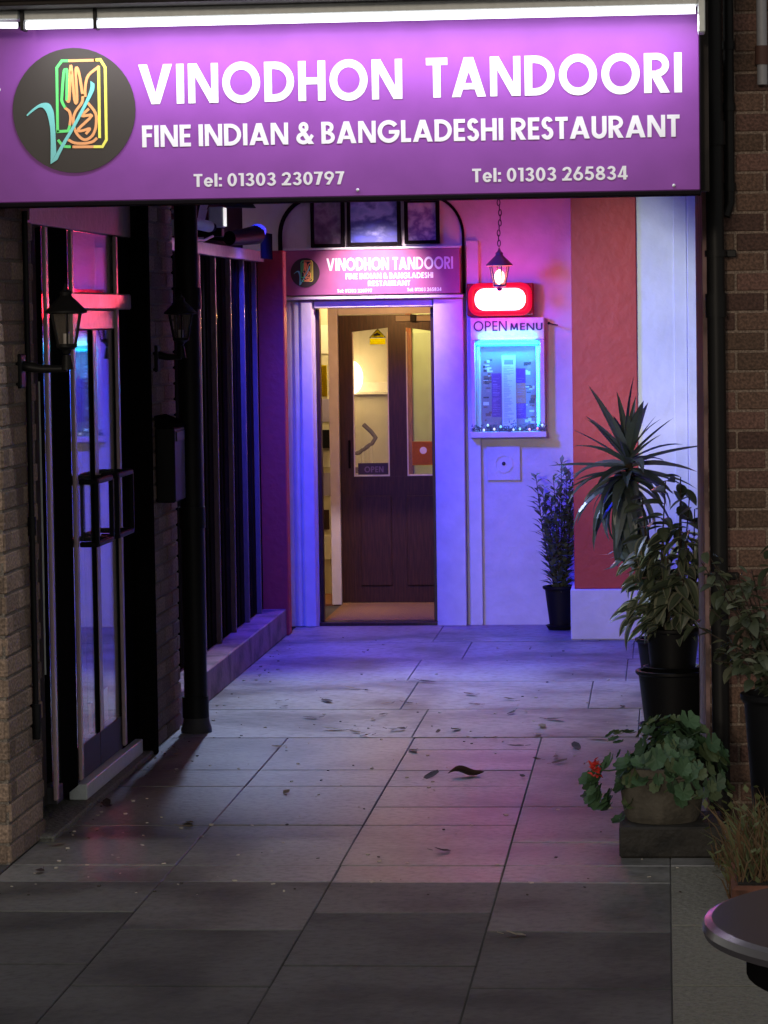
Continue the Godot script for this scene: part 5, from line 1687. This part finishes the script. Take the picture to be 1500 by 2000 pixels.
	var wn2 := part(wn, "green_weeds", wd2.mesh(), leafmat(0.13, 0.15, 0.06, 0.7))
	wn2.set_meta("kind", "stuff")
	# round table at the lower right corner
	var t := thing("round_table", Vector3(0.58, 0, -6.25), "round dark glossy table top cut off by the lower right corner", "table")
	var tc := Vector3(0.572, 0.675, -6.25)
	var tb := MB.new(t.position)
	tb.lathe(tc, PackedVector2Array([Vector2(0.0, 0.0), Vector2(0.485, 0.0), Vector2(0.5, 0.006), Vector2(0.505, 0.02), Vector2(0.5, 0.034), Vector2(0.485, 0.04), Vector2(0.0, 0.04)]), 72)
	commit(t, "table_top", tb, mt(0.075, 0.068, 0.078, 0.2, "soft", 1.5))
	var rb := MB.new(t.position)
	rb.lathe(tc, PackedVector2Array([Vector2(0.41, -0.075), Vector2(0.415, -0.075), Vector2(0.415, -0.001)]), 48)
	commit(t, "apron", rb, M.black_paint)
	for q in 3:
		var an := TAU * q / 3.0 + 2.75
		var d := Vector3(cos(an), 0, sin(an))
		ptube(t, "leg", PackedVector3Array([tc + d * 0.30 + Vector3(0, -0.002, 0), tc + d * 0.50 + Vector3(0, -0.66, 0)]), 0.024, M.black_paint, 0.018, 10)

func build_litter():
	var r := RandomNumberGenerator.new()
	r.seed = 8
	var meshes := []
	for k in 6:
		var b := MB.new()
		var N := 9
		var L := 0.03 + 0.006 * k
		var cup := r.randf_range(0.15, 0.6)
		var p := []
		for q in N:
			var an := TAU * q / N
			var rr := L * (0.55 + 0.45 * absf(cos(an))) * r.randf_range(0.8, 1.1)
			p.append(Vector3(cos(an) * rr, 0.002 + cup * rr * absf(sin(an * 0.5 + k)) * 0.8, sin(an) * rr * 0.62))
		for q in N:
			b.outw(Vector3(0, 0.003, 0), p[q], p[(q + 1) % N], Vector3.UP)
		b.tube(PackedVector3Array([Vector3(-L, 0.004, 0), Vector3(-L * 1.6, 0.006 + 0.01 * cup, 0.006)]), 0.0012, 0.001, 4)
		meshes.append(b.mesh())
	var brown := [leafmat(0.05, 0.025, 0.02, 0.8), leafmat(0.09, 0.05, 0.03, 0.8), leafmat(0.035, 0.02, 0.02, 0.8)]
	var pale := [leafmat(0.42, 0.38, 0.30, 0.8), leafmat(0.3, 0.24, 0.17, 0.8)]
	var at := [[-1.64,-15.96],[-1.56,-15.88],[-1.97,-15.45],[-1.91,-15.22],[-1.72,-15.44],[-1.41,-15.33],[-1.30,-15.35],[-1.73,-14.80],[-1.42,-14.75],[-1.39,-14.91],[-1.57,-14.37],[-1.46,-14.28],[-1.25,-14.37],[-1.07,-14.28],[-0.99,-14.36],[-1.01,-15.70],[-0.96,-15.29],[-0.80,-15.50],[-0.76,-14.95],[-0.69,-15.01],[-0.91,-14.08],[-0.80,-14.06],[-0.69,-14.06],[-0.68,-13.80],[-0.59,-14.46],[-0.60,-14.18],[-0.31,-14.05],[-0.57,-13.38],[-0.49,-13.45],[-1.77,-13.78],[-1.14,-13.67],[-1.40,-14.15],[-0.22,-15.20],[-1.00,-12.90],[-0.61,-12.87],[-0.41,-13.77],[-1.56,-12.43],[-1.85,-11.69],[-1.84,-11.60],[-0.82,-11.07],[-0.54,-14.71],[-1.29,-14.35],[-1.27,-16.25],[-2.20,-13.56],[-2.24,-13.77],[-2.21,-13.48],[-2.26,-12.16],[-2.25,-12.11],[-2.27,-11.20],[-2.22,-10.64],[-0.48,-9.55],[-0.47,-13.30]]
	var light := [20, 21, 22, 24, 10, 36, 37, 38, 48, 50, 43, 25, 30, 8, 0, 5, 11, 26, 29, 19]
	for k in at.size():
		var i := MeshInstance3D.new()
		i.name = numbered("fallen_leaf")
		i.mesh = meshes[r.randi() % 6]
		var lp := light.has(k)
		i.material_override = pale[r.randi() % 2] if lp else brown[r.randi() % 3]
		i.transform = Transform3D(Basis.from_euler(Vector3(0, r.randf() * TAU, r.randf_range(-0.2, 0.2))) * Basis.from_scale(Vector3.ONE * r.randf_range(0.55, 1.0)), Vector3(at[k][0], 0.004, at[k][1]))
		add_child(i)
		tag(i, "pale dry leaf lying on the paving" if lp else "dark dry leaf lying on the paving", "fallen leaf", "pale leaves scattered on the paving" if lp else "dark leaves scattered on the paving")
	# crumbs and grit
	for tone in 2:
		var gb := MB.new()
		for k in [200, 90][tone]:
			var p := Vector3(r.randf_range(-2.2, 0.1), 0.003, -10.2 - 8.4 * pow(r.randf(), 1.3))
			if k % 4 == 0:
				p.x = -2.28 + absf(r.randfn(0.0, 0.06))
			var sz := r.randf_range(0.002, [0.008, 0.006][tone])
			gb.obox(p, Vector3(sz, sz * 0.3, sz * r.randf_range(0.4, 1.0)), Basis.from_euler(Vector3(r.randf_range(-0.3, 0.3), r.randf() * TAU, 0)))
		if tone == 0:
			var gi := MeshInstance3D.new()
			gi.name = "grit"
			gi.mesh = gb.mesh()
			gi.material_override = mt(0.42, 0.38, 0.32, 0.9)
			add_child(gi)
			tag(gi, "fine crumbs of grit and leaf scattered over the paving", "grit")
			gi.set_meta("kind", "stuff")
		else:
			var gi2 := part(get_node("grit"), "dark_grit", gb.mesh(), mt(0.04, 0.03, 0.025, 0.9))
			gi2.set_meta("kind", "stuff")
	# one long curled leaf nearer the middle
	var c := thing("curled_leaf", Vector3(-0.86, 0, -12.93), "long dark curled leaf lying alone on the reddish slab, largest of the litter", "fallen leaf")
	var b := MB.new(c.position)
	var n := 10
	for q in n:
		var x0 := -0.93 + 0.155 * q / n
		var x1 := -0.93 + 0.155 * (q + 1) / n
		var w0 := 0.032 * sin(PI * q / n) + 0.002
		var w1 := 0.032 * sin(PI * (q + 1) / n) + 0.002
		var y0 := 0.010 + 0.010 * sin(q * 0.7)
		var y1 := 0.010 + 0.010 * sin((q + 1) * 0.7)
		b.quad(Vector3(x0, y0, -12.93), Vector3(x0, y0 + w0 * 0.8, -12.93 - w0), Vector3(x1, y1 + w1 * 0.8, -12.93 - w1), Vector3(x1, y1, -12.93), Vector3.UP)
		b.quad(Vector3(x0, y0, -12.93), Vector3(x0, y0 + w0 * 0.5, -12.93 + w0), Vector3(x1, y1 + w1 * 0.5, -12.93 + w1), Vector3(x1, y1, -12.93), Vector3.UP)
	commit(c, "leaf_blade", b, brown[0])
